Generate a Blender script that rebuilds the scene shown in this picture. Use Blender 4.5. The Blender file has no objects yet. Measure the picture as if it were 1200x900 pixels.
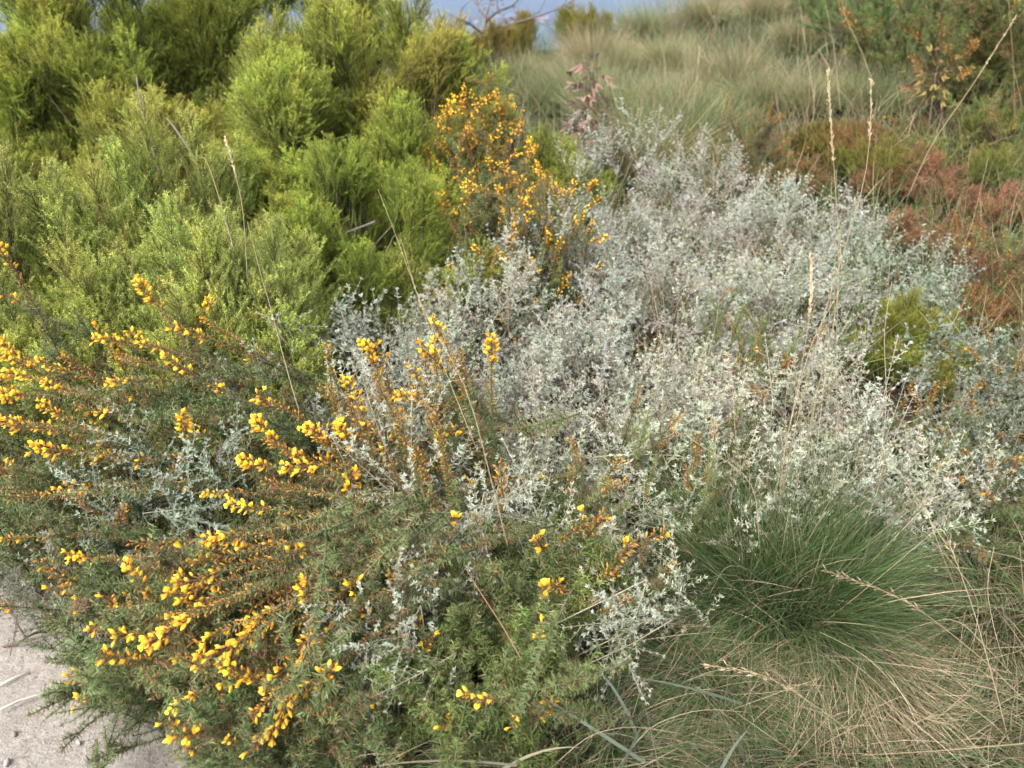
import bpy, math, random
import numpy as np
from mathutils import Vector, Matrix, Quaternion

random.seed(11)
R = np.random.default_rng(11)
SC = bpy.context.scene
COL = SC.collection
PI = math.pi

# ------------------------------------------------------------------ camera
PITCH = math.radians(25.0)
EYE = Vector((0, 0, 1.5))
FPX = 942.0
cam_d = bpy.data.cameras.new('camera')
cam_d.sensor_width = 36.0
cam_d.lens = FPX / 1200 * 36
cam_d.clip_start = 0.05
cam_d.clip_end = 60000
cam_d.dof.use_dof = True
cam_d.dof.focus_distance = 2.1
cam_d.dof.aperture_fstop = 3.0
cam = bpy.data.objects.new('camera', cam_d)
cam.location = EYE
cam.rotation_euler = (PI / 2 - PITCH, 0, 0)
COL.objects.link(cam)
SC.camera = cam
cF = Vector((0, math.cos(PITCH), -math.sin(PITCH)))
cU = Vector((0, math.sin(PITCH), math.cos(PITCH)))


def ray(u, v):
    return cF + Vector(((u - 600) / FPX, 0, 0)) + cU * ((450 - v) / FPX)


def at(u, v, Y):
    d = ray(u, v)
    return EYE + d * (Y / d.y)


# ------------------------------------------------------------------ terrain
def bump(x, y, s=1.0):
    return (np.sin(x * 2.1 * s + 1.3) * np.cos(y * 1.7 * s + .4) + .6 * np.sin(x * 4.7 * s - y * 3.9 * s + 2.)
            + .35 * np.sin(x * 9.1 * s + y * 8.3 * s)) / 1.95


def G(x, y):
    x = np.asarray(x, float)
    y = np.asarray(y, float)
    near = np.clip((y - 1.3) / .5, 0, 1)
    z = .14 * np.clip(y - 1.4, 0, 4.6) + .185 * np.clip(y - 6.0, 0, 2.6)
    z = z + .16 * np.clip(x - .45, 0, 4) * np.clip((y - 2.2) / 4, 0, 1.15) + .10 * np.clip(x - .6, 0, 3) * np.clip((y - 1.6) / 3, 0, 1)
    z = z + .022 * bump(x, y) * near * np.clip(1 - (np.hypot(x, y) - 20) / 40, 0, 1)
    side = np.clip(np.abs(x) - 9, 0, None)
    fall = np.clip(y - 9.2, 0, None)
    z = z - .34 * fall - .05 * side
    back = np.clip(-y - 12, 0, None)
    z = z - .08 * back
    return np.maximum(z, -80.0)


# ------------------------------------------------------------------ materials
MATS = {}


def new_mat(name):
    m = bpy.data.materials.new(name)
    m.use_nodes = True
    nt = m.node_tree
    nt.nodes.clear()
    return m, nt, nt.nodes, nt.links


def plant_mat(name, trans=.28, rough=.55, spec=.3, vary=.35, tcol=(1, 1, 1), hue=.03):
    """vertex colour x object tint x per-piece variation, with light coming through the leaf"""
    m, nt, N, L = new_mat(name)
    out = N.new('ShaderNodeOutputMaterial')
    att = N.new('ShaderNodeAttribute'); att.attribute_name = 'Col'
    oi = N.new('ShaderNodeObjectInfo')
    mul = N.new('ShaderNodeMix'); mul.data_type = 'RGBA'; mul.blend_type = 'MULTIPLY'
    mul.inputs[0].default_value = 1
    L.new(att.outputs['Color'], mul.inputs[6]); L.new(oi.outputs['Color'], mul.inputs[7])
    hsv = N.new('ShaderNodeHueSaturation')
    mr = N.new('ShaderNodeMapRange')
    mr.inputs['To Min'].default_value = 1 - vary; mr.inputs['To Max'].default_value = 1 + vary
    L.new(oi.outputs['Random'], mr.inputs['Value']); L.new(mr.outputs[0], hsv.inputs['Value'])
    mh = N.new('ShaderNodeMath'); mh.operation = 'MULTIPLY'; mh.inputs[1].default_value = 7.31
    mf = N.new('ShaderNodeMath'); mf.operation = 'FRACT'
    mr2 = N.new('ShaderNodeMapRange')
    mr2.inputs['To Min'].default_value = .5 - hue; mr2.inputs['To Max'].default_value = .5 + hue
    L.new(oi.outputs['Random'], mh.inputs[0]); L.new(mh.outputs[0], mf.inputs[0]); L.new(mf.outputs[0], mr2.inputs['Value'])
    L.new(mr2.outputs[0], hsv.inputs['Hue'])
    L.new(mul.outputs[2], hsv.inputs['Color'])
    p = N.new('ShaderNodeBsdfPrincipled')
    p.inputs['Roughness'].default_value = rough
    p.inputs['Specular IOR Level'].default_value = spec
    L.new(hsv.outputs[0], p.inputs['Base Color'])
    if trans > 0:
        t = N.new('ShaderNodeBsdfTranslucent')
        tm = N.new('ShaderNodeMix'); tm.data_type = 'RGBA'; tm.blend_type = 'MULTIPLY'; tm.inputs[0].default_value = 1
        tm.inputs[7].default_value = (*tcol, 1)
        L.new(hsv.outputs[0], tm.inputs[6]); L.new(tm.outputs[2], t.inputs['Color'])
        mx = N.new('ShaderNodeMixShader'); mx.inputs[0].default_value = trans
        L.new(p.outputs[0], mx.inputs[1]); L.new(t.outputs[0], mx.inputs[2]); L.new(mx.outputs[0], out.inputs['Surface'])
    else:
        L.new(p.outputs[0], out.inputs['Surface'])
    MATS[name] = m
    return m


M_HEATH = plant_mat('heath_needles', .32, .6, .25, .2, (1.15, 1.1, .6), hue=.012)
M_GORSE = plant_mat('gorse_spines', .15, .5, .35, .36, hue=.012)
M_PETAL = plant_mat('gorse_petals', .35, .5, .3, .12, (1.1, .95, .6), hue=.008)
M_FELT = plant_mat('silver_felt', .22, .8, .15, .12, hue=.004)
M_GRASS = plant_mat('grass_blades', .25, .5, .35, .12, hue=.01)
M_LEAF = plant_mat('dry_leaves', .3, .6, .25, .2)
M_BARK = plant_mat('bark', 0, .85, .15, .15, hue=.01)
M_STONE = plant_mat('stones', 0, .85, .2, .15, hue=.01)


def ramp(N, stops):
    r = N.new('ShaderNodeValToRGB')
    e = r.color_ramp.elements
    while len(e) < len(stops):
        e.new(.5)
    for el, (p, c) in zip(e, stops):
        el.position = p; el.color = (*c, 1)
    return r


def noise(N, L, co, scale, detail=6, rough=.6):
    n = N.new('ShaderNodeTexNoise')
    n.inputs['Scale'].default_value = scale; n.inputs['Detail'].default_value = detail
    n.inputs['Roughness'].default_value = rough
    L.new(co, n.inputs['Vector'])
    return n


def surf_mat(name, layers, rough=.9, bump_s=0, bump_d=.01, spec=.2):
    """colour = ramp of a noise, mixed with further (scale, stops, amount) layers, all in object space"""
    m, nt, N, L = new_mat(name)
    out = N.new('ShaderNodeOutputMaterial')
    tc = N.new('ShaderNodeTexCoord')
    co = tc.outputs['Object']
    cur = None
    for (sc, stops, amt) in layers:
        n = noise(N, L, co, sc)
        r = ramp(N, stops)
        L.new(n.outputs['Fac'], r.inputs[0])
        if cur is None:
            cur = r.outputs[0]
        else:
            mx = N.new('ShaderNodeMix'); mx.data_type = 'RGBA'; mx.blend_type = 'MIX'
            mx.inputs[0].default_value = amt
            L.new(cur, mx.inputs[6]); L.new(r.outputs[0], mx.inputs[7])
            cur = mx.outputs[2]
    p = N.new('ShaderNodeBsdfPrincipled')
    p.inputs['Roughness'].default_value = rough
    p.inputs['Specular IOR Level'].default_value = spec
    L.new(cur, p.inputs['Base Color'])
    if bump_s:
        n = noise(N, L, co, bump_s, 8, .7)
        b = N.new('ShaderNodeBump'); b.inputs['Distance'].default_value = bump_d
        L.new(n.outputs['Fac'], b.inputs['Height']); L.new(b.outputs[0], p.inputs['Normal'])
    L.new(p.outputs[0], out.inputs['Surface'])
    return m


# ------------------------------------------------------------------ mesh builder
def unit(a):
    return a / np.maximum(np.linalg.norm(a, axis=-1, keepdims=True), 1e-9)


def perp(D, r):
    """unit vectors at right angles to D, at a random turn"""
    q = r.normal(size=D.shape)
    return unit(np.cross(D, q))


class MB:
    def __init__(s):
        s.v = []; s.f = []; s.c = []; s.n = 0

    def add(s, V, F, C):
        V = np.asarray(V, float).reshape(-1, 3); F = np.asarray(F, int).reshape(-1, 3)
        C = np.asarray(C, float)
        if C.ndim == 1:
            C = np.tile(C, (len(V), 1))
        s.v.append(V); s.f.append(F + s.n); s.c.append(C.reshape(-1, 3)); s.n += len(V)

    def needles(s, P, D, Ln, W, c0, c1, r):
        n = len(P)
        S = perp(D, r) * (np.broadcast_to(W, (n,))[:, None] / 2)
        T = P + D * np.broadcast_to(Ln, (n,))[:, None]
        V = np.stack([P - S, P + S, T], 1)
        C = np.empty((n, 3, 3)); C[:, 0] = c0; C[:, 1] = c0; C[:, 2] = c1
        s.add(V, np.arange(3 * n), C)

    def leaves(s, P, D, S, Ln, W, c0, c1, fold=.25):
        """folded pointed-oval leaves; S is the leaf's side direction"""
        n = len(P)
        Ln = np.broadcast_to(Ln, (n,))[:, None]; W = np.broadcast_to(W, (n,))[:, None]
        S = unit(S - D * (S * D).sum(1, keepdims=True)); Nn = np.cross(S, D)
        up = Nn * W * fold
        droop = Nn * Ln * -.10
        V = np.stack([P, P + D * Ln * .38 + S * W * .5 + up, P + D * Ln * .74 + S * W * .36 + up * .8 + droop * .5,
                      P + D * Ln + droop, P + D * Ln * .74 - S * W * .36 + up * .8 + droop * .5,
                      P + D * Ln * .38 - S * W * .5 + up, P + D * Ln * .55], 1)
        F = np.array([[0, 1, 6], [1, 2, 6], [2, 3, 6], [3, 4, 6], [4, 5, 6], [5, 0, 6]])
        F = (F[None] + np.arange(n)[:, None, None] * 7).reshape(-1, 3)
        C = np.empty((n, 7, 3))
        c0 = np.broadcast_to(c0, (n, 3)); c1 = np.broadcast_to(c1, (n, 3))
        for k, t in enumerate((0, .4, .7, 1, .7, .4, .5)):
            C[:, k] = c0 * (1 - t) + c1 * t
        s.add(V, F, C)

    def blades(s, P, D, Ln, W, droop, c0, c1, r, segs=5, curl=0.0, taper=1.0):
        """long blades that arch over: quadratic fall, ribbon of given width narrowing to a point"""
        n = len(P)
        Ln = np.broadcast_to(Ln, (n,)); W = np.broadcast_to(W, (n,)); droop = np.broadcast_to(droop, (n,))
        S = perp(D, r)
        C2 = perp(D, r) * (r.normal(size=(n, 1)) * curl)
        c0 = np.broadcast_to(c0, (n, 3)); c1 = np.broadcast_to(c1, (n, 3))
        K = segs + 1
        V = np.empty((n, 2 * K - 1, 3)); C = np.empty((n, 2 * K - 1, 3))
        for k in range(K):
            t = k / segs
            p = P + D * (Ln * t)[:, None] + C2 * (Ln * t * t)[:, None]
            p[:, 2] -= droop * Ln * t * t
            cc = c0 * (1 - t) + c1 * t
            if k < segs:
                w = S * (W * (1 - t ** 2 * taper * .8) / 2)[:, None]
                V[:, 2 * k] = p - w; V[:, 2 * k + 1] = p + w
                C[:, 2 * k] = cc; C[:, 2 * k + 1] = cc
            else:
                V[:, 2 * k] = p; C[:, 2 * k] = cc
        F = []
        for k in range(segs - 1):
            a = 2 * k
            F += [[a, a + 1, a + 3], [a, a + 3, a + 2]]
        a = 2 * (segs - 1)
        F += [[a, a + 1, a + 2]]
        F = (np.array(F)[None] + np.arange(n)[:, None, None] * (2 * K - 1)).reshape(-1, 3)
        s.add(V, F, C)

    def tube(s, pts, rad, c0, c1=None, sides=4):
        pts = np.asarray(pts, float); K = len(pts)
        rad = np.broadcast_to(rad, (K,))
        c1 = c0 if c1 is None else c1
        T = unit(np.gradient(pts, axis=0))
        a = np.array([.31, .77, .55]) if abs(T[0] @ np.array([.31, .77, .55])) < .9 else np.array([1., 0, 0])
        A = unit(np.cross(T, a)); B = np.cross(T, A)
        V = []; C = []
        for k in range(K):
            for j in range(sides):
                th = 2 * PI * j / sides
                V.append(pts[k] + (A[k] * math.cos(th) + B[k] * math.sin(th)) * rad[k])
                t = k / (K - 1)
                C.append(np.asarray(c0) * (1 - t) + np.asarray(c1) * t)
        F = []
        for k in range(K - 1):
            for j in range(sides):
                a0 = k * sides + j; a1 = k * sides + (j + 1) % sides
                F += [[a0, a1, a1 + sides], [a0, a1 + sides, a0 + sides]]
        for j in range(1, sides - 1):
            F += [[0, j + 1, j], [(K - 1) * sides, (K - 1) * sides + j, (K - 1) * sides + j + 1]]
        s.add(V, F, C)

    def blob(s, ctr, axis, ln, w, c0, c1, r=None, seg=6, rings=4, flat=1.0):
        """lens-shaped body along axis, from ctr to ctr+axis*ln"""
        axis = unit(np.asarray(axis, float)); q = np.array([.2, .9, .37])
        A = unit(np.cross(axis, q)); B = np.cross(axis, A)
        V = []; C = []
        for k in range(rings + 1):
            t = k / rings
            rr = w * .5 * math.sin(PI * (t ** .85)) ** .7 if 0 < k < rings else w * .06
            for j in range(seg):
                th = 2 * PI * j / seg
                V.append(ctr + axis * ln * t + (A * math.cos(th) + B * math.sin(th) * flat) * rr)
                C.append(np.asarray(c0) * (1 - t) + np.asarray(c1) * t)
        F = []
        for k in range(rings):
            for j in range(seg):
                a0 = k * seg + j; a1 = k * seg + (j + 1) % seg
                F += [[a0, a1, a1 + seg], [a0, a1 + seg, a0 + seg]]
        s.add(V, F, C)

    def mesh(s, name, mat, smooth=False):
        V = np.concatenate(s.v); F = np.concatenate(s.f); C = np.concatenate(s.c)
        me = bpy.data.meshes.new(name)
        me.vertices.add(len(V)); me.vertices.foreach_set('co', V.ravel())
        me.loops.add(F.size); me.loops.foreach_set('vertex_index', F.ravel().astype(np.int32))
        me.polygons.add(len(F)); me.polygons.foreach_set('loop_start', np.arange(0, F.size, 3, dtype=np.int32))
        me.update(calc_edges=True)
        a = me.color_attributes.new('Col', 'FLOAT_COLOR', 'POINT')
        a.data.foreach_set('color', np.concatenate([np.clip(C, 0, 1), np.ones((len(C), 1))], 1).astype(np.float32).ravel())
        if smooth:
            me.polygons.foreach_set('use_smooth', np.ones(len(F), bool))
        me.materials.append(mat)
        me.validate()
        return me


def link(name, me, parent=None, loc=None, rot=None, scale=None, tint=None):
    o = bpy.data.objects.new(name, me)
    COL.objects.link(o)
    if parent is not None:
        o.parent = parent
    if loc is not None:
        o.location = loc
    if rot is not None:
        o.rotation_mode = 'QUATERNION'; o.rotation_quaternion = rot
    if scale is not None:
        o.scale = (scale,) * 3 if np.isscalar(scale) else scale
    if tint is not None:
        o.color = (*tint, 1)
    return o


def tag(o, label=None, cat=None, group=None, kind=None):
    if label: o['label'] = label
    if cat: o['category'] = cat
    if group: o['group'] = group
    if kind: o['kind'] = kind
    return o


def thing(name, loc, label, cat, group=None):
    o = bpy.data.objects.new(name, None)
    COL.objects.link(o)
    o.empty_display_size = .1
    o.location = loc
    return tag(o, label, cat, group)


def zrot(d, roll=0.0):
    """quaternion taking +Z to d, after a roll about Z"""
    q = Vector((0, 0, 1)).rotation_difference(Vector(d).normalized())
    return q @ Quaternion((0, 0, 1), roll)


def curve(p0, d0, ln, n, bend, lift=0.0):
    """polyline from p0 along d0 which bends towards vector bend as it goes"""
    pts = [np.asarray(p0, float)]
    d = unit(np.asarray(d0, float))
    for _ in range(n - 1):
        d = unit(d + np.asarray(bend) / n)
        pts.append(pts[-1] + d * ln / (n - 1))
    return np.array(pts)


def along(pts, sp):
    """evenly spaced points and tangents on a polyline"""
    seg = np.linalg.norm(np.diff(pts, axis=0), axis=1)
    cum = np.concatenate([[0], np.cumsum(seg)])
    n = max(2, int(cum[-1] / sp))
    t = np.linspace(0, cum[-1], n)
    P = np.stack([np.interp(t, cum, pts[:, k]) for k in range(3)], 1)
    T = unit(np.gradient(P, axis=0))
    return P, T, t / cum[-1]


def whorls(P, T, per, out, r):
    """per directions around each tangent: out = how far they lean away from it (0..1)"""
    n = len(P)
    A = perp(T, r); B = np.cross(T, A)
    th0 = r.uniform(0, 2 * PI, n)
    PP = []; DD = []
    for k in range(per):
        th = th0 + 2 * PI * k / per + r.normal(0, .25, n)
        rad = A * np.cos(th)[:, None] + B * np.sin(th)[:, None]
        o = np.clip(out + r.normal(0, .12, n), .1, 1)[:, None]
        PP.append(P); DD.append(unit(T * (1 - o) + rad * o + 1e-6))
    return np.concatenate(PP), np.concatenate(DD)


# ------------------------------------------------------------------ plant pieces
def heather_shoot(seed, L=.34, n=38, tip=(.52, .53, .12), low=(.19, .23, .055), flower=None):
    r = np.random.default_rng(seed)
    m = MB()
    tip = np.array(tip); low = np.array(low)
    wood0 = (.10, .075, .05); wood1 = (.17, .15, .06)
    main = curve((0, 0, 0), (r.normal(0, .08), r.normal(0, .08), 1), L, 9, (r.normal(0, .25), r.normal(0, .25), .25))
    m.tube(main, np.linspace(.0022, .0007, 9), wood0, wood1, 3)
    P, T, tt = along(main, .0045)
    k = tt > .25
    Pn, Dn = whorls(P[k], T[k], 3, .6, r)
    m.needles(Pn, Dn, r.uniform(.004, .0075, len(Pn)), .0013, low, tip * r.uniform(.8, 1.1), r)
    Pm, Tm, tm = along(main, L / 120)
    for i in range(n):
        t = .06 + .92 * (i + r.uniform(-.4, .4)) / n
        j = min(len(Pm) - 1, max(0, int(t * len(Pm))))
        az = i * 2.399 + r.normal(0, .4)
        ln = (.125 * (1 - t) ** .7 + .018) * r.uniform(.6, 1.2)
        al = r.uniform(.5, .95) * (1 - .25 * t)
        d = np.array([math.cos(az) * math.sin(al), math.sin(az) * math.sin(al), math.cos(al)])
        tw = curve(Pm[j], d, ln, 5, (0, 0, .5))
        m.tube(tw, np.linspace(.001, .0005, 5), wood0, wood1, 3)
        tws = [tw]
        if ln > .04:
            for q in range(int(r.integers(2, 5))):
                f = r.uniform(.2, .85)
                p = tw[0] + (tw[-1] - tw[0]) * f
                dd = unit(d + r.normal(0, .45, 3) + np.array([0, 0, .3]))
                tws.append(curve(p, dd, ln * r.uniform(.3, .55), 4, (0, 0, .4)))
        shade = r.uniform(.75, 1.15)
        for w in tws:
            P, T, tt = along(w, .0036)
            Pn, Dn = whorls(P, T, 3, .55, r)
            tt3 = np.tile(tt, 3)[:, None]
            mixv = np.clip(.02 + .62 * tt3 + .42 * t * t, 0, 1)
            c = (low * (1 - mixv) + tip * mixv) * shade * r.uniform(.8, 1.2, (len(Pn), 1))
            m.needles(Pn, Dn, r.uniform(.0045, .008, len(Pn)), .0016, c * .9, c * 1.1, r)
            if flower is not None and r.uniform() < .55:
                k = r.uniform(size=len(P)) < .35
                if k.any():
                    Pf, Df = whorls(P[k], T[k], 2, .7, r)
                    for p_, d_ in zip(Pf, Df):
                        cc = np.array(flower) * r.uniform(.6, 1.25)
                        m.blob(p_ + d_ * .003, d_, .0055, .0042, cc, cc * 1.1, seg=4, rings=2)
    return m.mesh('shoot', M_HEATH), main[-1]


GREEN0 = np.array((.09, .145, .045)); GREEN1 = np.array((.26, .31, .12))
RUST = np.array((.22, .115, .052)); TAN = np.array((.36, .27, .14))


YEL = np.array((.87, .59, .035)); YEL2 = np.array((.92, .73, .09)); ORA = np.array((.50, .265, .035)); BUD = np.array((.30, .16, .05))


def gorse_branch(seed, L=.30, rust=0.0, dens=1.0, green0=GREEN0, green1=GREEN1, wand=False):
    r = np.random.default_rng(seed)
    m = MB()
    b = r.normal(0, .35, 3)
    main = curve((0, 0, 0), (0, 0, 1), L, 9, (b[0], b[1], 0))
    m.tube(main, np.linspace(.0028, .0010, 9), (.10, .09, .05), (.11, .15, .06), 4)
    stems = [(main, 1.0)]
    Pm, Tm, tm = along(main, L / 60)
    for i in range(7 if wand else int(11 * dens)):
        t = r.uniform(.05, .5) if wand else r.uniform(.12, .85)
        j = int(t * (len(Pm) - 1))
        A = perp(Tm[j][None], r)[0]
        d = unit(Tm[j] * r.uniform(.6, 1.0) + A * r.uniform(.5, .9))
        ln = L * r.uniform(.14, .32) * (1.15 - .6 * t)
        s = curve(Pm[j], d, ln, 5, Tm[j] * .4)
        m.tube(s, np.linspace(.0014, .0007, 5), (.10, .13, .05), (.12, .16, .06), 3)
        stems.append((s, .8))
    for s, k in stems:
        P, T, tt = along(s, .0026 / dens)
        Pn, Dn = whorls(P, T, 2, .72, r)
        n = len(Pn); t2 = np.tile(tt, 2)
        ln = r.uniform(.012, .030, n) * k * (1.05 - .45 * t2)
        mixr = (r.uniform(size=n) < (np.where(t2 > .45, rust, .05) if wand else rust * (.25 + .75 * t2)))[:, None]
        dry = (r.uniform(size=n) < .10)[:, None]
        v = r.uniform(.7, 1.25, (n, 1))
        c0 = np.where(mixr, RUST * .8, np.where(dry, TAN * .6, green0)) * v
        c1 = np.where(mixr, RUST * 1.5, np.where(dry, TAN, green1)) * v
        m.needles(Pn, Dn, ln, .0023, c0, c1, r)
        # side spinelets half way up the spines
        q = r.uniform(size=n) < .8
        A = perp(Dn[q], r)
        m.needles(Pn[q] + Dn[q] * (ln[q] * r.uniform(.3, .6, q.sum()))[:, None], unit(Dn[q] + A * .9), ln[q] * .5, .0014, c0[q], c1[q], r)
    if wand:
        # rusty buds crowd the outer part, below the open flowers
        P, T, tt = along(main, .0030)
        k = tt > r.uniform(.5, .62)
        Pn, Dn = whorls(P[k], T[k], 1, .6, r)
        for p_, d_ in zip(Pn, Dn):
            if r.uniform() < .75:
                c = (BUD if r.uniform() < .55 else ORA) * r.uniform(.7, 1.4)
                m.blob(p_ + d_ * r.uniform(.002, .007), d_, r.uniform(.007, .011), r.uniform(.0035, .005), c * .8, c * 1.15, seg=5, rings=2)
    return m.mesh('branch', M_GORSE), main[-1], unit(main[-1] - main[-2])




def gorse_flower(m, p, d, r, s=1.0, openf=1.0):
    """calyx, keel and wings, and an upright standard petal"""
    q = np.array([0, 0, 1.0]) + r.normal(0, .35, 3)
    S = unit(np.cross(d, q)); U = np.cross(S, d)
    c = (YEL * (1 - .5 * r.uniform()) + YEL2 * .5 * 1.0) * r.uniform(.8, 1.05)
    if r.uniform() < .2:
        c = c * np.array((.85, .70, .8))     # fading, amber
    ln = .0145 * s
    m.blob(p, d, .0075 * s, .0062 * s, BUD, ORA * 1.1, seg=5, rings=3)
    m.blob(p + d * .004 * s, d, ln, .0066 * s, c * np.array((.85, .7, 1)), c, seg=6, rings=4, flat=1.25)
    if openf > .2:
        b = p + d * .006 * s
        w = .0062 * s; h = .0105 * s
        e = unit(d * .55 + U * .85 * openf)
        rows = []
        for k, (f, ww) in enumerate(((0, .25), (.4, .9), (.8, 1.0), (1.05, .55))):
            ctr = b + e * h * f - d * .0018 * s * f * f
            rows += [ctr - S * w * ww + d * .002 * s * ww, ctr + U * .0005, ctr + S * w * ww + d * .002 * s * ww]
        F = []
        for k in range(3):
            a = 3 * k
            for x in (0, 1):
                F += [[a + x, a + x + 1, a + x + 4], [a + x, a + x + 4, a + x + 3]]
        m.add(rows, F, np.array([c * .92] * 3 + [c] * 6 + [c * 1.04] * 3))


def flower_spike(seed, ln=.07, nf=20, yellow=.7, tuft=True):
    """end of a flowering branch along +Z: open flowers, buds and rusty hairy calyces among short spines"""
    r = np.random.default_rng(seed)
    m = MB()
    ax = curve((0, 0, -.01), (0, 0, 1), ln, 6, (r.normal(0, .2), r.normal(0, .2), 0))
    m.tube(ax, np.linspace(.0014, .0009, 6), (.10, .12, .04), (.16, .12, .04), 4)
    P, T, tt = along(ax, ln / 60)
    for i in range(nf):
        t = (i + r.uniform(0, 1)) / nf
        j = min(len(P) - 1, int(t * len(P)))
        az = i * 2.399 + r.normal(0, .5)
        o = r.uniform(.45, .85)
        d = unit(np.array([math.cos(az) * o, math.sin(az) * o, 1 - o * .75]))
        p = P[j] + d * r.uniform(.003, .009)
        if r.uniform() < yellow * (.45 + .75 * t):
            gorse_flower(m, p, d, r, r.uniform(.8, 1.12), r.uniform(.1, 1.0))
        else:
            c = BUD * r.uniform(.7, 1.5) if r.uniform() < .6 else ORA * r.uniform(.8, 1.5)
            m.blob(p, d, r.uniform(.008, .012), r.uniform(.0038, .0055), c * .8, c * 1.2, seg=5, rings=3)
    Pn, Dn = whorls(P[::2], T[::2], 2, .6, r)
    n = len(Pn)
    rus = (r.uniform(size=n) < .7)[:, None]
    m.needles(Pn, Dn, r.uniform(.009, .019, n), .0017, np.where(rus, RUST, GREEN0), np.where(rus, RUST * 1.7, GREEN1), r)
    return m.mesh('flower_spike', M_PETAL)


def silver_sprig(seed, L=.26, side=13, leaf=1.0, pale=(.43, .455, .37), stemc=(.42, .385, .27)):
    r = np.random.default_rng(seed)
    m = MB()
    pale = np.array(pale); stemc = np.array(stemc)
    main = curve((0, 0, 0), (r.normal(0, .1), r.normal(0, .1), 1), L, 8, (r.normal(0, .3), r.normal(0, .3), .1))
    m.tube(main, np.linspace(.0020, .0008, 8), stemc * .75, stemc, 4)
    Pm, Tm, tm = along(main, L / 80)

    def dress(pts, sp, size0, size1, nleaf):
        P, T, tt = along(pts, sp)
        for j in range(len(P)):
            if tt[j] < .12:
                continue
            size = (size0 * (1 - tt[j]) + size1 * tt[j]) * r.uniform(.8, 1.2)
            A = perp(T[j][None], r)[0]; B = np.cross(T[j], A)
            az = np.concatenate([[0, PI], r.uniform(0, 2 * PI, nleaf - 2)]) + (PI / 2 if j % 2 else 0) + r.normal(0, .3, nleaf)
            sz = np.concatenate([[1, 1], r.uniform(.45, .75, nleaf - 2)]) * size
            rad = A[None] * np.cos(az)[:, None] + B[None] * np.sin(az)[:, None]
            o = r.uniform(.55, .95, nleaf)[:, None]
            D = unit(rad * o + T[j][None] * (1.05 - o))
            S = np.cross(T[j][None], rad)
            c = pale * r.uniform(.82, 1.12, (nleaf, 1))
            m.leaves(np.tile(P[j], (nleaf, 1)), D, S, sz, sz * r.uniform(.24, .33), c * .93, c, .2)
        # rosette at the end
        nl = 6
        T_ = T[-1]; A = perp(T_[None], r)[0]; B = np.cross(T_, A)
        az = np.arange(nl) * 2.399
        rad = A[None] * np.cos(az)[:, None] + B[None] * np.sin(az)[:, None]
        o = np.linspace(.75, .25, nl)[:, None]
        D = unit(rad * o + T_[None] * (1 - o * .7))
        sz = np.linspace(.9, .6, nl) * size1
        c = pale * r.uniform(.95, 1.15, (nl, 1))
        m.leaves(np.tile(P[-1], (nl, 1)), D, np.cross(T_[None], rad), sz, sz * .3, c, c, .2)

    dress(main, .019, .0175 * leaf, .014 * leaf, 6)
    for i in range(side):
        t = .12 + .8 * (i + r.uniform(-.3, .3)) / side
        j = min(len(Pm) - 1, max(0, int(t * len(Pm))))
        A = perp(Tm[j][None], r)[0]
        d = unit(Tm[j] * r.uniform(.35, .8) + A)
        ln = L * r.uniform(.16, .42) * (1.15 - .65 * t)
        s = curve(Pm[j], d, ln, 5, Tm[j] * .5)
        m.tube(s, np.linspace(.0011, .0006, 5), stemc * .9, stemc * 1.05, 3)
        dress(s, .0155, .0145 * leaf, .0125 * leaf, 6)
    return m.mesh('sprig', M_FELT), main[-1]


# variants
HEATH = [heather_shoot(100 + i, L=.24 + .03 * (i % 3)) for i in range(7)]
HEATH_RED = [heather_shoot(140 + i, L=.22, n=34, tip=(.20, .15, .06), low=(.12, .13, .045), flower=(.40, .20, .16)) for i in range(3)]
GORSE = [gorse_branch(200 + i, L=.27 + .02 * (i % 3), rust=(0, .12, .3)[i % 3]) for i in range(6)]
GORSE_RUST = [gorse_branch(220 + i, L=.27, rust=.75) for i in range(3)]
GORSE_GREEN = [gorse_branch(240 + i, L=.26, rust=.03, green0=np.array((.07, .125, .032)), green1=np.array((.25, .29, .08))) for i in range(4)]
GORSE_WAND = [gorse_branch(260 + i, L=.32 + .03 * (i % 2), rust=.5, wand=True) for i in range(5)]
SPIKE_FULL = [flower_spike(300 + i, ln=.065 + .012 * (i % 3), nf=24, yellow=.95) for i in range(5)]
SPIKE_HALF = [flower_spike(320 + i, ln=.085, nf=26, yellow=.4) for i in range(4)]
SPIKE_BUD = [flower_spike(340 + i, ln=.09, nf=26, yellow=.07) for i in range(3)]
SPIKE_SMALL = [flower_spike(360 + i, ln=.04, nf=7, yellow=.8) for i in range(3)]
SILVER = [silver_sprig(400 + i, L=.23 + .025 * (i % 4)) for i in range(7)]
SILVER_OPEN = [silver_sprig(420 + i, L=.28 + .04 * (i % 3), side=9, leaf=1.08) for i in range(6)]


# ------------------------------------------------------------------ bushes
def lumps(seed, k=5):
    r = np.random.default_rng(seed)
    W = r.normal(0, 2.2, (k, 3)); ph = r.uniform(0, 6.28, k)
    return lambda d: float(np.sum(np.sin(W @ np.asarray(d) + ph)) / k ** .5)


def stems_mesh(base, ends, r, rad=.006, c0=(.11, .085, .06), c1=(.15, .12, .08), spread=.05):
    """forked wood: a few limbs leave the root and carry the twigs"""
    m = MB()
    ends = [np.array(e) for e in ends]
    for e in ends:
        p0 = np.array([r.normal(0, spread), r.normal(0, spread), -.02])
        mid = p0 * .5 + e * .5 + np.array([0, 0, -.12 * np.linalg.norm(e)]) * .5 + r.normal(0, .03, 3)
        t = np.linspace(0, 1, 6)[:, None]
        pts = p0 * (1 - t) ** 2 + 2 * mid * t * (1 - t) + e * t ** 2
        m.tube(pts, np.linspace(rad, rad * .35, 6) * r.uniform(.6, 1.2), c0, c1, 4)
    return m.mesh('woody_stem', M_BARK)


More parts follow.
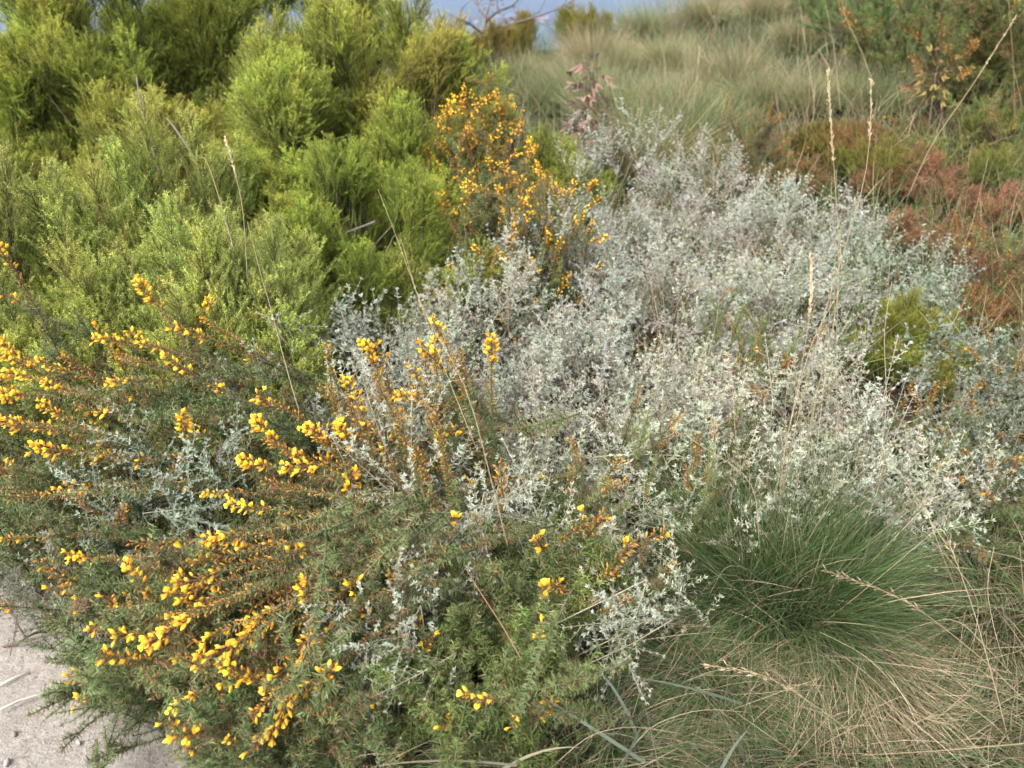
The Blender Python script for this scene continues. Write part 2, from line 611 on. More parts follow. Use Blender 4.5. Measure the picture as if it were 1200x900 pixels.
def dome(n, rx, ry, h, seed, amp=.16, zlow=-.05, face=.6, lobes=0):
    """tips spread over a lumpy dome, more of them on the side towards the path"""
    r = np.random.default_rng(seed)
    L = lumps(seed)
    out = []
    if lobes:
        # the crown is built of separate clumps with gaps between them
        cs = dome(lobes, rx * .86, ry * .86, h * .86, seed + 31, amp * 1.3, max(zlow, .02), face + .15)
        lr = 1.25 * math.sqrt(rx * ry / lobes)
        for j in range(n):
            p, d = cs[j % len(cs)]
            u_ = r.normal(size=3); u_[2] = abs(u_[2]) * .9 - .15; u_ = unit(u_ + .55 * d)
            rad = lr * r.uniform(.55, 1.05) * (.8 + .4 * ((j * 7) % len(cs)) / len(cs))
            q = p + u_ * rad * np.array([1, 1, 1.15])
            q[2] = max(q[2], .06)
            out.append((q, unit(u_ * .8 + d * .5)))
        return out
    i = 0
    while len(out) < n and i < 20 * n:
        i += 1
        ct = r.uniform(zlow, 1); ph = r.uniform(0, 2 * PI)
        st = math.sqrt(max(0, 1 - ct * ct))
        d = np.array([st * math.cos(ph), st * math.sin(ph), ct])
        if d[1] > .15 and ct < .75 and r.uniform() < face:
            continue
        k = 1 + amp * L(d * 1.0)
        inner = r.uniform(.62, .9) if r.uniform() < .3 else r.uniform(.9, 1.06)
        k *= inner
        p = np.array([d[0] * rx * k, d[1] * ry * k, max(.05, (ct * .93 + .07) * h * k)])
        out.append((p, d))
    return out


def shoot_dir(d, outw, upw, jit, r):
    v = np.array([d[0] * outw, d[1] * outw, max(d[2], 0) * outw + upw]) + r.normal(0, jit, 3)
    return unit(v)


def add_spike(branch, var, me, r, scale=None):
    """flowers at the end of a branch, carried by it"""
    q = zrot(var[2], r.uniform(0, 6.28))
    s = r.uniform(.85, 1.15) if scale is None else scale
    return link('flower_spike', me, branch, var[1] - var[2] * .004, q, s)


def bush(name, part, variants, u, v, Y, rx, h=None, ry=None, n=90, seed=0, sc=(.85, 1.15), outw=.8, upw=.7, jit=.22,
         tint=(1, 1, 1), label='', cat='shrub', group=None, amp=.16, face=.6, bias=(0, 0, 0), zlow=-.05, wood=True, stemn=36, spikes=None, lobes=0):
    """crown top on the sight line of (u, v) at distance Y; rooted on the ground right below"""
    top = at(u, v, Y)
    gz = float(G(top.x, Y))
    h = max(.12, top.z - gz) if h is None else h
    ry = ry or rx
    r = np.random.default_rng(seed + 5000)
    root = thing(name, (top.x, Y, gz), label, cat, group)
    ends = []
    for (p, d) in dome(n, rx, ry, h, seed, amp, zlow, face, lobes):
        k = int(r.integers(len(variants)))
        var = variants[k]
        s = r.uniform(*sc)
        dr = unit(shoot_dir(d, outw, upw, jit, r) + np.array(bias))
        q = zrot(dr, r.uniform(0, 2 * PI))
        tipw = q @ Vector(var[1]) * s
        loc = Vector(p) - tipw
        if loc.z < .02:
            loc.z = .02 + r.uniform(0, .03)
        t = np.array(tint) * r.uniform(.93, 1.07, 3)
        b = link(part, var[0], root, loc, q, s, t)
        if spikes and r.uniform() < spikes[0] and d[2] > spikes[2]:
            add_spike(b, var, spikes[1][int(r.integers(len(spikes[1])))], r)
        ends.append(tuple(loc + (q @ Vector((0, 0, 1))) * .02))
    if wood:
        pick = [ends[i] for i in r.permutation(len(ends))[:stemn]]
        link('woody_stem', stems_mesh(None, pick, r), root)
    return root, rx, ry, h, part


# ------------------------------------------------------------------ heathers
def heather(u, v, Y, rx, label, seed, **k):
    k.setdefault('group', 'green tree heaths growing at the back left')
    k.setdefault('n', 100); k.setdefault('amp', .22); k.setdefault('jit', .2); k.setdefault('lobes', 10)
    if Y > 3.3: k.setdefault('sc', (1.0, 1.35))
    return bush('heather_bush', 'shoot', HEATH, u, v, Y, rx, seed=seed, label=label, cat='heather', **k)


pale = (1.1, 1.16, 1.35)
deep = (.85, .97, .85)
gold = (.98, 1.06, .9)
heather(40, 215, 2.6, .42, 'pale green heather with upright plumes at the left edge above the yellow gorse', 1, tint=pale,  lobes=0, sc=(1.25, 1.65), upw=1.5, outw=.6, amp=.16, face=.75)
heather(165, 165, 2.75, .42, 'pale feathery heather with the tallest pointed plume in front of the grey twigs', 2, tint=pale,  lobes=0, sc=(1.25, 1.65), upw=1.5, outw=.6, amp=.16, face=.75)
heather(265, 235, 2.55, .34, 'low pale heather beside the dark hollow and the silver shrubs', 3, tint=pale,  lobes=0, sc=(1.25, 1.65), upw=1.5, outw=.6, amp=.16, face=.75)
heather(70, 85, 3.4, .5, 'mid green heather mound behind the pale feathery ones at the left edge', 4, tint=(1, 1, .9), sc=(1.15, 1.5), lobes=12, face=.75)
heather(15, -60, 4.5, .7, 'soft yellow green heather farthest back in the left corner', 5, tint=gold, sc=(1.15, 1.55), lobes=13, face=.8)
heather(250, 5, 3.6, .52, 'tall golden green heather rising behind the bare grey twigs', 6, tint=gold, sc=(1.15, 1.5), lobes=12, face=.75)
heather(375, 40, 3.5, .45, 'bushy golden green heather above the dark hollow', 7, tint=gold, sc=(1.15, 1.5), lobes=12, face=.75)
heather(165, -90, 5.2, .75, 'deep green heather behind the golden ones at the top', 8, tint=deep, sc=(1.15, 1.55), lobes=13, face=.8)
heather(440, -85, 4.2, .6, 'tall heather beside the view of the blue distance', 9, tint=(1, 1, .9), sc=(1.15, 1.55), lobes=13, face=.8)
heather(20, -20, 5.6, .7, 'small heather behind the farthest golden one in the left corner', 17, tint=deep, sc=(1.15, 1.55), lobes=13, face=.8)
heather(-10, -10, 3.9, .5, 'golden green heather cut by the left edge between the near and the far ones', 19, tint=gold, sc=(1.2, 1.5), lobes=12, face=.8)
heather(165, 40, 4.3, .5, 'deep green heather in the gap between two golden green ones', 20, tint=deep, sc=(1.2, 1.5), lobes=12, face=.8)
heather(125, 35, 3.9, .45, 'yellow green heather filling the gap above the feathery ones', 105, tint=gold, sc=(1.1, 1.4), lobes=13, face=.8)
heather(205, 80, 3.25, .36, 'yellow green heather just behind the bare grey branch', 106, tint=(1.05, 1, .9), sc=(1, 1.3), lobes=11, face=.8)
heather(325, 110, 3.2, .38, 'bushy heather right above the dark hollow on its left', 107, tint=gold, sc=(1, 1.3), lobes=11, face=.8)
heather(478, 8, 3.9, .38, 'rounded heather left of the dead tree', 108, tint=(1.05, 1, .9), sc=(1.1, 1.4), lobes=12, face=.8)
heather(345, -30, 4.0, .45, 'golden green heather cut by the top edge behind the bushy ones', 109, tint=gold, sc=(1.1, 1.4), lobes=12, face=.8)
heather(95, 285, 2.35, .34, 'pale heather with long upright plumes in the front row, left of the rusty gorse tips', 112, tint=pale, lobes=0, sc=(1.25, 1.6), outw=.6, upw=1.5, amp=.16, face=.75)
heather(235, 275, 2.35, .3, 'pale heather with long upright plumes in the front row, below the hooked stalk', 113, tint=pale, lobes=0, sc=(1.2, 1.5), outw=.6, upw=1.5, amp=.16, face=.75)
heather(110, -60, 4.4, .55, 'tall soft heather cut by the top edge near the left corner', 114, tint=gold, sc=(1.2, 1.5), lobes=13, face=.8)
heather(400, -70, 4.5, .5, 'tall soft heather cut by the top edge left of the blue distance', 115, tint=gold, sc=(1.2, 1.5), lobes=13, face=.8)
heather(200, -75, 4.7, .5, 'tall dull heather cut by the top edge behind the golden ones', 116, tint=(.95, 1, .85), sc=(1.2, 1.5), lobes=13, face=.8)
heather(528, 28, 4.7, .24, 'narrow heather against the blue distance, nearest to the dead tree', 117, tint=gold, n=60)
heather(245, -70, 4.6, .6, 'heather between the deep green one and the tall golden ones', 18, tint=(.95, 1, .85), sc=(1.15, 1.55), lobes=13, face=.8)
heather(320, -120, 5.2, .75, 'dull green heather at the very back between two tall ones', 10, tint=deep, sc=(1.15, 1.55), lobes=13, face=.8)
heather(490, 105, 3.6, .36, 'rounded green heather touching the yellow flowered gorse behind', 11, tint=gold, upw=1.1)
heather(480, 215, 3.0, .28, 'small dull green heather below the yellow gorse by the silver shrubs', 12, tint=(.95, 1, 1), upw=1.1, n=70)
heather(400, 150, 3.15, .34, 'deep green heather hanging over the dark hollow', 13, tint=(.8, .95, .75), n=60, zlow=.35)
heather(645, 115, 4.2, .3, 'light green heather between the yellow gorse and the white shrubs', 14, tint=(.95, 1, 1), n=60, upw=1.2)
heather(1060, 350, 2.75, .2, 'small olive heather clump alone among the silver shrubs', 15, tint=(.72, .72, .55), n=60, group=None, sc=(.5, .75))
heather(1120, 415, 2.6, .15, 'thin olive heather with bare grey twigs right of the small clump', 16, tint=(.7, .7, .55), n=26, group=None, sc=(.5, .7))

# ------------------------------------------------------------------ silver shrubs
def silver(u, v, Y, rx, label, seed, **k):
    k.setdefault('n', 92); k.setdefault('outw', .7); k.setdefault('upw', .55); k.setdefault('jit', .38)
    k.setdefault('sc', (.75, 1.1)); k.setdefault('amp', .13); k.setdefault('zlow', .05)
    if Y < 2.45:
        k['tint'] = tuple(1.03 * c * q for c, q in zip(k.get('tint', (1, 1, 1)), (1.02, 1.0, .94)))
        k['n'] = int(k['n'] * .74)
    return bush('silver_shrub', 'sprig', SILVER if Y > 2.45 else SILVER_OPEN, u, v, Y, rx, seed=seed, label=label, cat='shrub',
                group='silver leaved shrubs filling the middle', **k)


lav = (1.1, 1.08, 1.13)
cool = (.9, .97, .93)
silver(720, 128, 4.0, .42, 'whitish shrub at the back left of the silver mass, next to the yellow gorse', 21, tint=lav, sc=(.6, .9))
silver(835, 150, 3.9, .45, 'whitish shrub at the back of the silver mass with the palest crown', 22, tint=lav, sc=(.6, .9))
silver(940, 205, 3.6, .42, 'whitish shrub at the back right behind the tall straw seed head', 23, tint=lav, sc=(.6, .9))
silver(1045, 260, 3.3, .42, 'silver shrub on the right beside the pink heath', 24, tint=cool, sc=(.65, .95))
silver(680, 235, 3.2, .40, 'silver shrub with lavender shade below the yellow gorse', 25, tint=lav, sc=(.65, 1))
silver(790, 270, 3.0, .42, 'silver shrub in the middle of the mass with dark gaps', 26, tint=lav, sc=(.65, 1))
silver(910, 290, 2.85, .42, 'silver shrub behind the two crossing straw stalks', 27, sc=(.7, 1))
silver(570, 285, 2.75, .38, 'silver shrub next to the low green heather on its left', 28)
silver(690, 350, 2.5, .38, 'silver shrub around the single yellow gorse spike', 29)
silver(800, 390, 2.35, .38, 'silver shrub with small gorse tips growing through it', 30)
silver(930, 400, 2.3, .36, 'silver shrub at the foot of the tall straw stalks', 31)
silver(450, 340, 2.5, .3, 'thin silver shrub between the heather and the gorse flowers', 32, n=70)
silver(640, 470, 2.1, .34, 'silver shrub leaning into the yellow gorse in the centre', 33, n=66)
silver(760, 490, 2.0, .34, 'silver shrub with bright starry leaves in the centre front', 34, tint=(1.05, 1.05, 1.02), n=66)
silver(990, 500, 2.05, .27, 'silver shrub with long upright stems behind the green tussock', 35, n=64)
silver(865, 515, 1.98, .28, 'silver shrub overhanging the green grass tussock', 36, tint=(1.05, 1.05, 1.02), n=56)
silver(1090, 555, 1.95, .2, 'small silver shrub by the orange gorse on the right', 37, n=55)
silver(1150, 400, 2.6, .32, 'bluish silver shrub in the shade at the right edge', 38, tint=(.64, .70, .66), n=80)  # the shade at this edge is put into the darker tint
silver(740, 640, 1.62, .17, 'low silver shrub in front with a drooping white tip', 39, n=40, tint=(1.05, 1.05, 1.02), sc=(.6, .9))
silver(450, 700, 1.4, .2, 'small silver shrub threaded through the green gorse at the front', 40, n=34, sc=(.5, .8), tint=(.85, .95, .92))
silver(215, 540, 1.72, .3, 'grey green silver shrub tangled in the gorse on the left', 41, n=40, sc=(.55, .85), tint=(.72, .82, .8))
silver(520, 385, 2.08, .28, 'thin silver shrub among the upright rusty gorse spikes', 44, n=70)
silver(415, 395, 2.1, .24, 'thin silver shrub between the tan stalk and the gorse flowers', 45, n=56)
silver(560, 570, 1.74, .2, 'thin silver shrub hanging into the deep green gorse', 46, n=34)
silver(610, 510, 1.82, .24, 'silver shrub spilling over the gorse below the single yellow spike', 49, n=52)
silver(525, 635, 1.52, .15, 'few silver sprigs crossing the gorse at the front centre', 50, n=18, sc=(.6, .9))
silver(690, 600, 1.64, .18, 'thin silver shrub with drooping sprigs over the deep green gorse', 47, n=34, tint=(1.05, 1.05, 1.02))
silver(120, 575, 1.68, .14, 'small grey green silver sprigs lying over the left gorse', 48, n=14, sc=(.6, .9), tint=(.85, .92, .88))
silver(1170, 520, 2.15, .24, 'dark silver shrub in the shade at the right edge behind the tan budded gorse', 51, n=50, tint=(.5, .55, .52))  # leaf tint darkened to stand in for shade
silver(28, 712, 1.62, .12, 'dull grey shrub at the left edge above the gravel', 43, n=18, sc=(.5, .75), tint=(.55, .55, .52))
silver(270, 400, 2.15, .3, 'grey green silver shrub behind the left gorse flowers', 42, n=40, sc=(.55, .85), tint=(.72, .82, .8))

# ------------------------------------------------------------------ gorse
GBUSH = []


def gorse(u, v, Y, rx, label, seed, variants=None, front=True, **k):
    k.setdefault('n', 84); k.setdefault('outw', 1.0); k.setdefault('upw', .35); k.setdefault('jit', .28)
    k.setdefault('group', 'gorse bushes at the front left')
    if front: k.setdefault('lobes', 10); k.setdefault('sc', (.95, 1.3)); k.setdefault('bias', (-.55, -.15, .05) if u < 520 else (0, 0, 0))
    b = bush('gorse_bush', 'branch', variants or GORSE, u, v, Y, rx, seed=seed, label=label, cat='gorse', **k)
    if front:
        GBUSH.append(b)
    return b


mix = GORSE + GORSE_RUST[:2]
some = (.16, SPIKE_SMALL + SPIKE_BUD + SPIKE_HALF, -.2)
gorse(30, 420, 2.05, .40, 'flowering gorse at the left edge below the pale heather', 51, mix, spikes=(.2, SPIKE_HALF + SPIKE_SMALL + SPIKE_BUD, -.2))
gorse(190, 375, 2.15, .36, 'rusty gorse with its flowers reaching up into the pale heather', 52, mix, spikes=some)
gorse(330, 480, 1.9, .36, 'gorse with thick yellow flower spikes left of the centre', 53, mix, spikes=some)
gorse(475, 450, 1.95, .24, 'gorse with upright rusty spikes against the silver shrubs', 54, mix, spikes=(.3, SPIKE_BUD + SPIKE_HALF, 0), upw=.9)
gorse(70, 560, 1.78, .36, 'gorse with long arching branches at the left edge', 55, GORSE, spikes=some)
gorse(250, 610, 1.6, .36, 'gorse with spikes pointing down to the left towards the path', 56, mix, spikes=some)
gorse(400, 620, 1.6, .36, 'gorse with scattered flowers in the centre front', 57, mix, spikes=some)
gorse(160, 690, 1.52, .28, 'low gorse with few flowers at the edge of the path', 58, GORSE, spikes=(.1, SPIKE_SMALL, -.2), n=70)
gorse(330, 760, 1.38, .30, 'gorse with the lowest flower spikes at the bottom edge', 59, mix, spikes=some, n=70)
gorse(590, 590, 1.72, .32, 'deep green gorse with hardly a flower below the silver shrubs', 60, GORSE_GREEN + GORSE[:2], spikes=(.08, SPIKE_SMALL + SPIKE_BUD, -.2))
gorse(665, 655, 1.58, .25, 'deep green gorse with tan buds beside the green tussock', 61, GORSE_GREEN, spikes=(.08, SPIKE_BUD, -.2), n=70)
gorse(540, 740, 1.36, .28, 'bright green gorse at the bottom with a few single flowers', 62, GORSE_GREEN, spikes=(.06, SPIKE_SMALL, -.2), n=70)

gorse(265, 865, 1.22, .15, 'small green gorse hanging over the gravel at the bottom edge', 63, GORSE, spikes=(.08, SPIKE_SMALL, -.2), n=34, sc=(.5, .8))

gb = 'gorse bushes behind and to the right'
gorse(560, 85, 4.0, .32, 'yellow flowered gorse farther back beside the heather', 65, GORSE_WAND + GORSE[:3], False, group=gb, spikes=(.95, SPIKE_HALF + SPIKE_HALF + SPIKE_BUD, -.2), sc=(.7, .95), upw=.35, n=100, zlow=.1, face=.85)
gorse(588, 145, 3.5, .33, 'yellow flowered gorse in front of the other one, by the white shrubs', 66, GORSE_WAND + GORSE[:3], False, group=gb, spikes=(.95, SPIKE_HALF + SPIKE_HALF + SPIKE_BUD, -.2), sc=(.7, .95), upw=.35, n=100, zlow=.1, face=.85)
gorse(545, 130, 3.7, .25, 'yellow flowered gorse pressed between two green heathers', 110, GORSE_WAND + GORSE[:3], False, group=gb, spikes=(.9, SPIKE_HALF, -.2), sc=(.7, .95), upw=.3, jit=.4, n=80, face=.8)
gorse(585, 215, 3.15, .28, 'low amber flowered gorse above the silver shrubs', 111, GORSE_WAND + GORSE[:3], False, group=gb, spikes=(.9, SPIKE_HALF + SPIKE_BUD[:1], -.2), sc=(.7, .95), upw=.3, jit=.4, n=80, face=.8)
gorse(650, 215, 3.15, .26, 'small yellow flowered gorse in the gap above the lavender grey shrub', 64, mix, False, group=gb, spikes=(.7, SPIKE_HALF, -.2), sc=(.6, .85), n=50)
gorse(840, 325, 2.62, .13, 'small gorse tip poking out of the silver shrubs, the farther one', 67, mix, False, group=gb, spikes=(.5, SPIKE_BUD, -.2), n=18, sc=(.5, .8), upw=1.2)
gorse(915, 370, 2.42, .15, 'small rusty gorse poking out behind the straw stalks', 68, mix, False, group=gb, spikes=(.5, SPIKE_BUD, -.2), n=20, sc=(.5, .8), upw=1.2)
gorse(1110, 490, 2.2, .22, 'orange budded gorse in the gap right of the silver shrubs', 69, mix, False, group=gb, spikes=(.5, SPIKE_BUD, -.2), n=60, sc=(.6, .9))
gorse(1195, 420, 2.5, .22, 'orange flowered gorse cut by the right edge', 70, mix, False, group=gb, spikes=(.5, SPIKE_BUD, -.2), n=60, sc=(.6, .9))
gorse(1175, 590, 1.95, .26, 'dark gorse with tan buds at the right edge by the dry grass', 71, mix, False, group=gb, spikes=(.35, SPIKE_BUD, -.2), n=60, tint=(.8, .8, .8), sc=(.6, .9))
gorse(1190, 275, 3.3, .3, 'gorse with yellow flowers below the pink heath at the right edge', 72, GORSE + GORSE_RUST, False, group=gb, spikes=(.3, SPIKE_HALF[:1] + SPIKE_BUD, -.2), n=60, sc=(.7, .9))
gorse(1110, -50, 5.6, .8, 'big dark gorse bush in the top right corner', 73, mix, False, group=gb, spikes=(.4, SPIKE_BUD, -.2), sc=(1.3, 1.7), tint=(.8, .8, .6), n=100, lobes=12)
gorse(1205, -10, 5.0, .62, 'orange dotted gorse bush cut by the top right corner', 74, mix, False, group=gb, spikes=(.4, SPIKE_BUD, -.2), sc=(1.2, 1.6), tint=(.85, .8, .6), n=100, lobes=12)
gorse(885, 128, 4.6, .3, 'rust coloured gorse behind the white shrubs', 75, GORSE_RUST, False, group=gb, spikes=(.6, SPIKE_BUD, -.2), n=60, sc=(.6, .9))
gorse(1050, -20, 6.4, .7, 'dark green bush left of the big dark gorse', 76, GORSE_GREEN, False, group=gb, sc=(1, 1.3), tint=(.7, .85, .7))
gorse(1150, 165, 4.5, .45, 'low yellowish gorse behind the pink heath', 77, mix, False, group=gb, spikes=(.2, SPIKE_BUD, -.2), tint=(1, .95, .7), sc=(.7, 1))


def hit(u, v):
    """where the sight line first meets one of the front gorse domes"""
    d = ray(u, v).normalized()
    best = None
    for b in GBUSH:
        o = EYE - b[0].location
        S = Vector((1 / b[1], 1 / b[2], 1 / (b[3] * 1.03)))
        oo = Vector((o.x * S.x, o.y * S.y, o.z * S.z)); dd = Vector((d.x * S.x, d.y * S.y, d.z * S.z))
        A = dd.dot(dd); B = 2 * oo.dot(dd); C = oo.dot(oo) - 1
        D = B * B - 4 * A * C
        miss = 0
        if D < 0:
            miss = -D / (4 * A)
            t = -B / (2 * A)
        else:
            t = (-B - math.sqrt(D)) / (2 * A)
        if t <= .3:
            continue
        key = (round(miss, 3) if miss > 0 else 0, t)
        if best is None or key < best[0]:
            best = (key, t, b)
    return EYE + d * best[1], best[2], d


SP = [  # (u, v, direction of the tip in degrees, kind, size)
    (8, 300, 120, 'h', 1), (6, 345, 150, 's', 1), (10, 410, 150, 'f', 1), (24, 424, 150, 'f', 1), (20, 437, 160, 'f', .9), (167, 338, 130, 'f', 1.1),
    (180, 350, 130, 's', 1), (242, 364, 60, 'f', 1), (225, 390, 160, 'h', 1.1), (128, 398, 170, 'f', 1), (180, 405, 160, 'h', .9), (290, 420, 150, 's', 1),
    (137, 447, 180, 'f', 1), (60, 453, 170, 'f', .9), (8, 463, 180, 'f', 1), (57, 478, 150, 'f', .9), (62, 527, 175, 'f', 1.2), (125, 537, 175, 'h', .9),
    (160, 540, 190, 's', 1), (5, 493, 170, 'f', 1), (227, 497, 130, 'f', 1), (307, 503, 140, 'f', 1.25), (370, 505, 140, 'f', 1.1), (397, 503, 110, 'f', .8),
    (293, 543, 170, 'f', 1.1), (353, 547, 180, 'f', 1.15), (256, 577, 180, 'f', .7), (293, 595, 175, 'f', 1), (433, 410, 110, 'f', 1), (410, 453, 100, 'f', 1),
    (517, 388, 110, 'h', .9), (577, 407, 88, 'f', 1.05), (472, 463, 170, 'f', .9), (498, 435, 100, 'b', 1.2), (527, 505, 180, 'f', .9), (540, 565, 180, 'f', .9),
    (430, 572, 120, 'f', .8), (407, 513, 115, 'f', 1.1), (440, 425, 100, 'h', 1.1), (8, 632, 185, 'h', 1), (97, 655, 180, 'f', 1), (257, 633, 190, 'f', 1.1),
    (162, 682, 130, 'f', 1), (230, 678, 195, 'f', 1.2), (197, 737, 205, 'f', 1.4), (300, 735, 215, 'f', 1.3), (260, 768, 215, 'f', 1.3), (213, 822, 205, 'f', .9),
    (287, 795, 210, 'f', 1.1), (333, 783, 210, 'h', 1.3), (332, 842, 250, 'f', 1.1), (104, 738, 200, 's', .9), (78, 793, 180, 's', 1), (88, 823, 200, 's', 1),
    (293, 880, 240, 's', 1), (472, 668, 200, 'f', .9), (560, 822, 190, 's', .9), (540, 814, 170, 's', 1), (420, 708, 140, 's', .9), (437, 813, 100, 's', .8),
    (235, 690, 195, 'b', 1.2), (330, 655, 200, 'b', 1.1), (280, 662, 190, 'b', 1.1), (455, 470, 110, 'b', 1), (380, 520, 140, 'b', 1.1), (350, 690, 205, 'b', 1.1),
    (420, 600, 120, 'b', 1), (330, 525, 150, 'b', 1), (250, 745, 205, 'h', 1), (375, 745, 215, 'h', 1), (150, 745, 200, 's', .8), (600, 853, 250, 's', .7)]
SP += [(340, 480, 140, 'b', 1), (365, 540, 165, 'h', 1.1), (330, 570, 170, 'b', 1), (300, 640, 185, 'h', 1), (345, 620, 185, 'b', 1), (250, 655, 190, 'b', 1.1), (395, 545, 140, 'b', 1),
       (310, 700, 205, 'b', 1.1), (345, 735, 215, 'b', 1), (225, 720, 200, 'h', 1), (260, 700, 200, 'b', 1), (390, 470, 115, 'b', 1), (420, 500, 115, 'b', 1), (455, 540, 130, 'h', 1),
       (90, 430, 160, 'b', 1), (110, 480, 165, 'b', 1), (35, 500, 175, 'h', 1), (150, 420, 165, 'b', 1), (210, 430, 150, 'h', 1), (255, 385, 150, 'b', 1), (280, 450, 150, 'b', 1),
       (200, 560, 180, 'b', 1), (90, 570, 180, 'h', .9), (35, 580, 180, 'b', 1), (375, 690, 205, 'h', 1), (405, 655, 195, 'b', 1), (370, 800, 220, 'h', 1), (310, 825, 225, 'h', .9),
       (480, 520, 140, 'b', 1), (500, 480, 110, 'b', 1), (430, 640, 170, 'h', .9), (60, 690, 185, 's', 1), (180, 640, 190, 'b', 1), (505, 610, 170, 'b', 1), (60, 430, 165, 'h', 1)]
SP += [(452, 440, 105, 'b', 1.1), (508, 415, 100, 'h', 1), (540, 450, 95, 'b', 1.1), (470, 505, 110, 'b', 1), (392, 470, 110, 'b', 1), (425, 485, 105, 'h', 1),
       (495, 545, 110, 'b', 1), (560, 495, 95, 'b', 1), (515, 500, 100, 'b', 1.1), (445, 515, 115, 'b', 1), (385, 425, 110, 'b', .9)]
rs = np.random.default_rng(77)
KIND = {'f': SPIKE_FULL, 'h': SPIKE_HALF, 'b': SPIKE_BUD, 's': SPIKE_SMALL}
for (u, v, ang, kind, sz) in SP:
    p, b, d = hit(u, v)
    a = math.radians(ang)
    dr = Vector((math.cos(a), 0, 0)) + cU * math.sin(a) - d * .12
    dr.normalize()
    var = GORSE_WAND[int(rs.integers(len(GORSE_WAND)))] if kind != 's' else GORSE[int(rs.integers(len(GORSE)))]
    me = KIND[kind][int(rs.integers(len(KIND[kind])))]
    q = Vector(var[2]).rotation_difference(dr)
    p = p - d * (.15 if 78 <= ang <= 125 and 375 < u < 585 and v < 560 else .06)
    loc = p - dr * .03 * sz - (q @ Vector(var[1])) - b[0].location
    br = link('branch', var[0], b[0], loc, q)
    add_spike(br, var, me, rs, sz)

for (u, v, Y, rx, n, lb, sd) in [(735, 440, 2.0, .12, 16, 'green gorse tip with pinkish buds inside the silver shrubs', 90), (800, 470, 1.95, .13, 18, 'green gorse with tan tips beside the bent straw stalk', 91),
                                 (875, 445, 2.05, .12, 16, 'green gorse tip with orange buds near the straw stalks', 92), (845, 525, 1.8, .12, 16, 'brownish gorse tip above the green tussock', 93),
                                 (690, 540, 1.78, .13, 18, 'green gorse with brown tips at the front of the silver shrubs', 94), (765, 590, 1.66, .12, 14, 'dark green gorse under the starry silver leaves', 95),
                                 (895, 320, 2.5, .1, 12, 'small rusty gorse tip farther back by the dark gap', 96)]:
    gorse(u, v, Y, rx, lb, sd, GORSE + GORSE_RUST, False, group='gorse tips growing through the silver shrubs', n=n, sc=(.6, .9), upw=1.0, spikes=(.25, SPIKE_BUD, -.2), h=None)

def threaded(label, sprigs, seed, tint, sc):
    """silver twigs that have grown up through the gorse: rooted in the ground, their ends lying on the spines"""
    r = np.random.default_rng(seed)
    ps = []
    for (u, v, ang) in sprigs:
        p, b, d = hit(u, v)
        a = math.radians(ang)
        dr = (Vector((math.cos(a), 0, 0)) + cU * math.sin(a) - d * r.uniform(.15, .5)).normalized()
        ps.append((p - d * .085, dr))
    cx = sum(p.x for p, _ in ps) / len(ps); cy = sum(p.y for p, _ in ps) / len(ps) + .15
    gz = float(G(cx, cy))
    root = thing('silver_shrub', (cx, cy, gz), label, 'shrub', 'silver leaved shrubs filling the middle')
    ends = []
    for p, dr in ps:
        for k in range(2):
            var = SILVER_OPEN[int(r.integers(len(SILVER_OPEN)))]
            s = r.uniform(*sc)
            dd = (dr + Vector(r.normal(0, .28, 3))).normalized()
            q = zrot(dd, r.uniform(0, 6.28))
            loc = p + Vector(r.normal(0, .02, 3)) - (q @ Vector(var[1])) * s * .55 - root.location
            link('sprig', var[0], root, loc, q, s, np.array(tint) * r.uniform(.93, 1.07))
            ends.append(tuple(loc))
    link('woody_stem', stems_mesh(None, ends, r, .003, (.2, .17, .12), (.36, .32, .23)), root)


threaded('silver twigs threading up through the rusty spikes in the centre', [(440, 470, 95), (480, 520, 120), (505, 480, 80), (455, 560, 130), (415, 540, 100), (530, 560, 60)], 131, (1.03, 1.03, .99), (.75, 1.05))
threaded('silver twigs lying over the deep green gorse below the centre', [(540, 600, 150), (560, 640, 250), (590, 600, 60), (500, 580, 160), (520, 660, 200), (470, 600, 150), (610, 565, 100)], 132, (1.04, 1.04, 1), (.7, 1))
threaded('silver twigs poking out of the gorse near the bottom centre', [(450, 690, 100), (470, 735, 110), (430, 760, 190), (490, 700, 60), (425, 720, 130), (465, 790, 250), (720, 725, 190), (735, 760, 270)], 133, (.98, 1, .96), (.55, .8))
threaded('grey green silver twigs lying across the left gorse between the flower rows', [(150, 575, 200), (190, 570, 20), (120, 590, 180), (215, 600, 340), (240, 545, 100), (150, 510, 110), (280, 470, 100), (265, 520, 70), (300, 450, 120)], 134, (.82, .9, .86), (.6, .85))

# ------------------------------------------------------------------ pink and russet heaths on the right
def redheath(u, v, Y, rx, label, seed, **k):
    k.setdefault('n', 30); k.setdefault('sc', (.6, .9))
    return bush('heath_shrub', 'shoot', HEATH_RED, u, v, Y, rx, seed=seed, label=label, cat='heath', group='pink and russet heaths on the right slope', **k)


redheath(1095, 178, 4.0, .17, 'pink heath with a rounded top behind the leaning straw stalk', 81, tint=(1.25, 1.1, 1.0))
redheath(1180, 232, 3.7, .2, 'dusky pink heath at the right edge', 82, tint=(1.25, 1.1, 1.05))
redheath(1085, 240, 3.6, .22, 'low dusky pink heath bordering the silver shrubs', 83, tint=(1.2, 1.1, 1.0))
redheath(1010, 165, 4.6, .22, 'russet heath behind the tall straw stalks', 84, tint=(1.0, 1.0, .7))
redheath(930, 185, 4.3, .22, 'brownish heath right behind the palest silver crown', 85, tint=(.85, .9, .6))

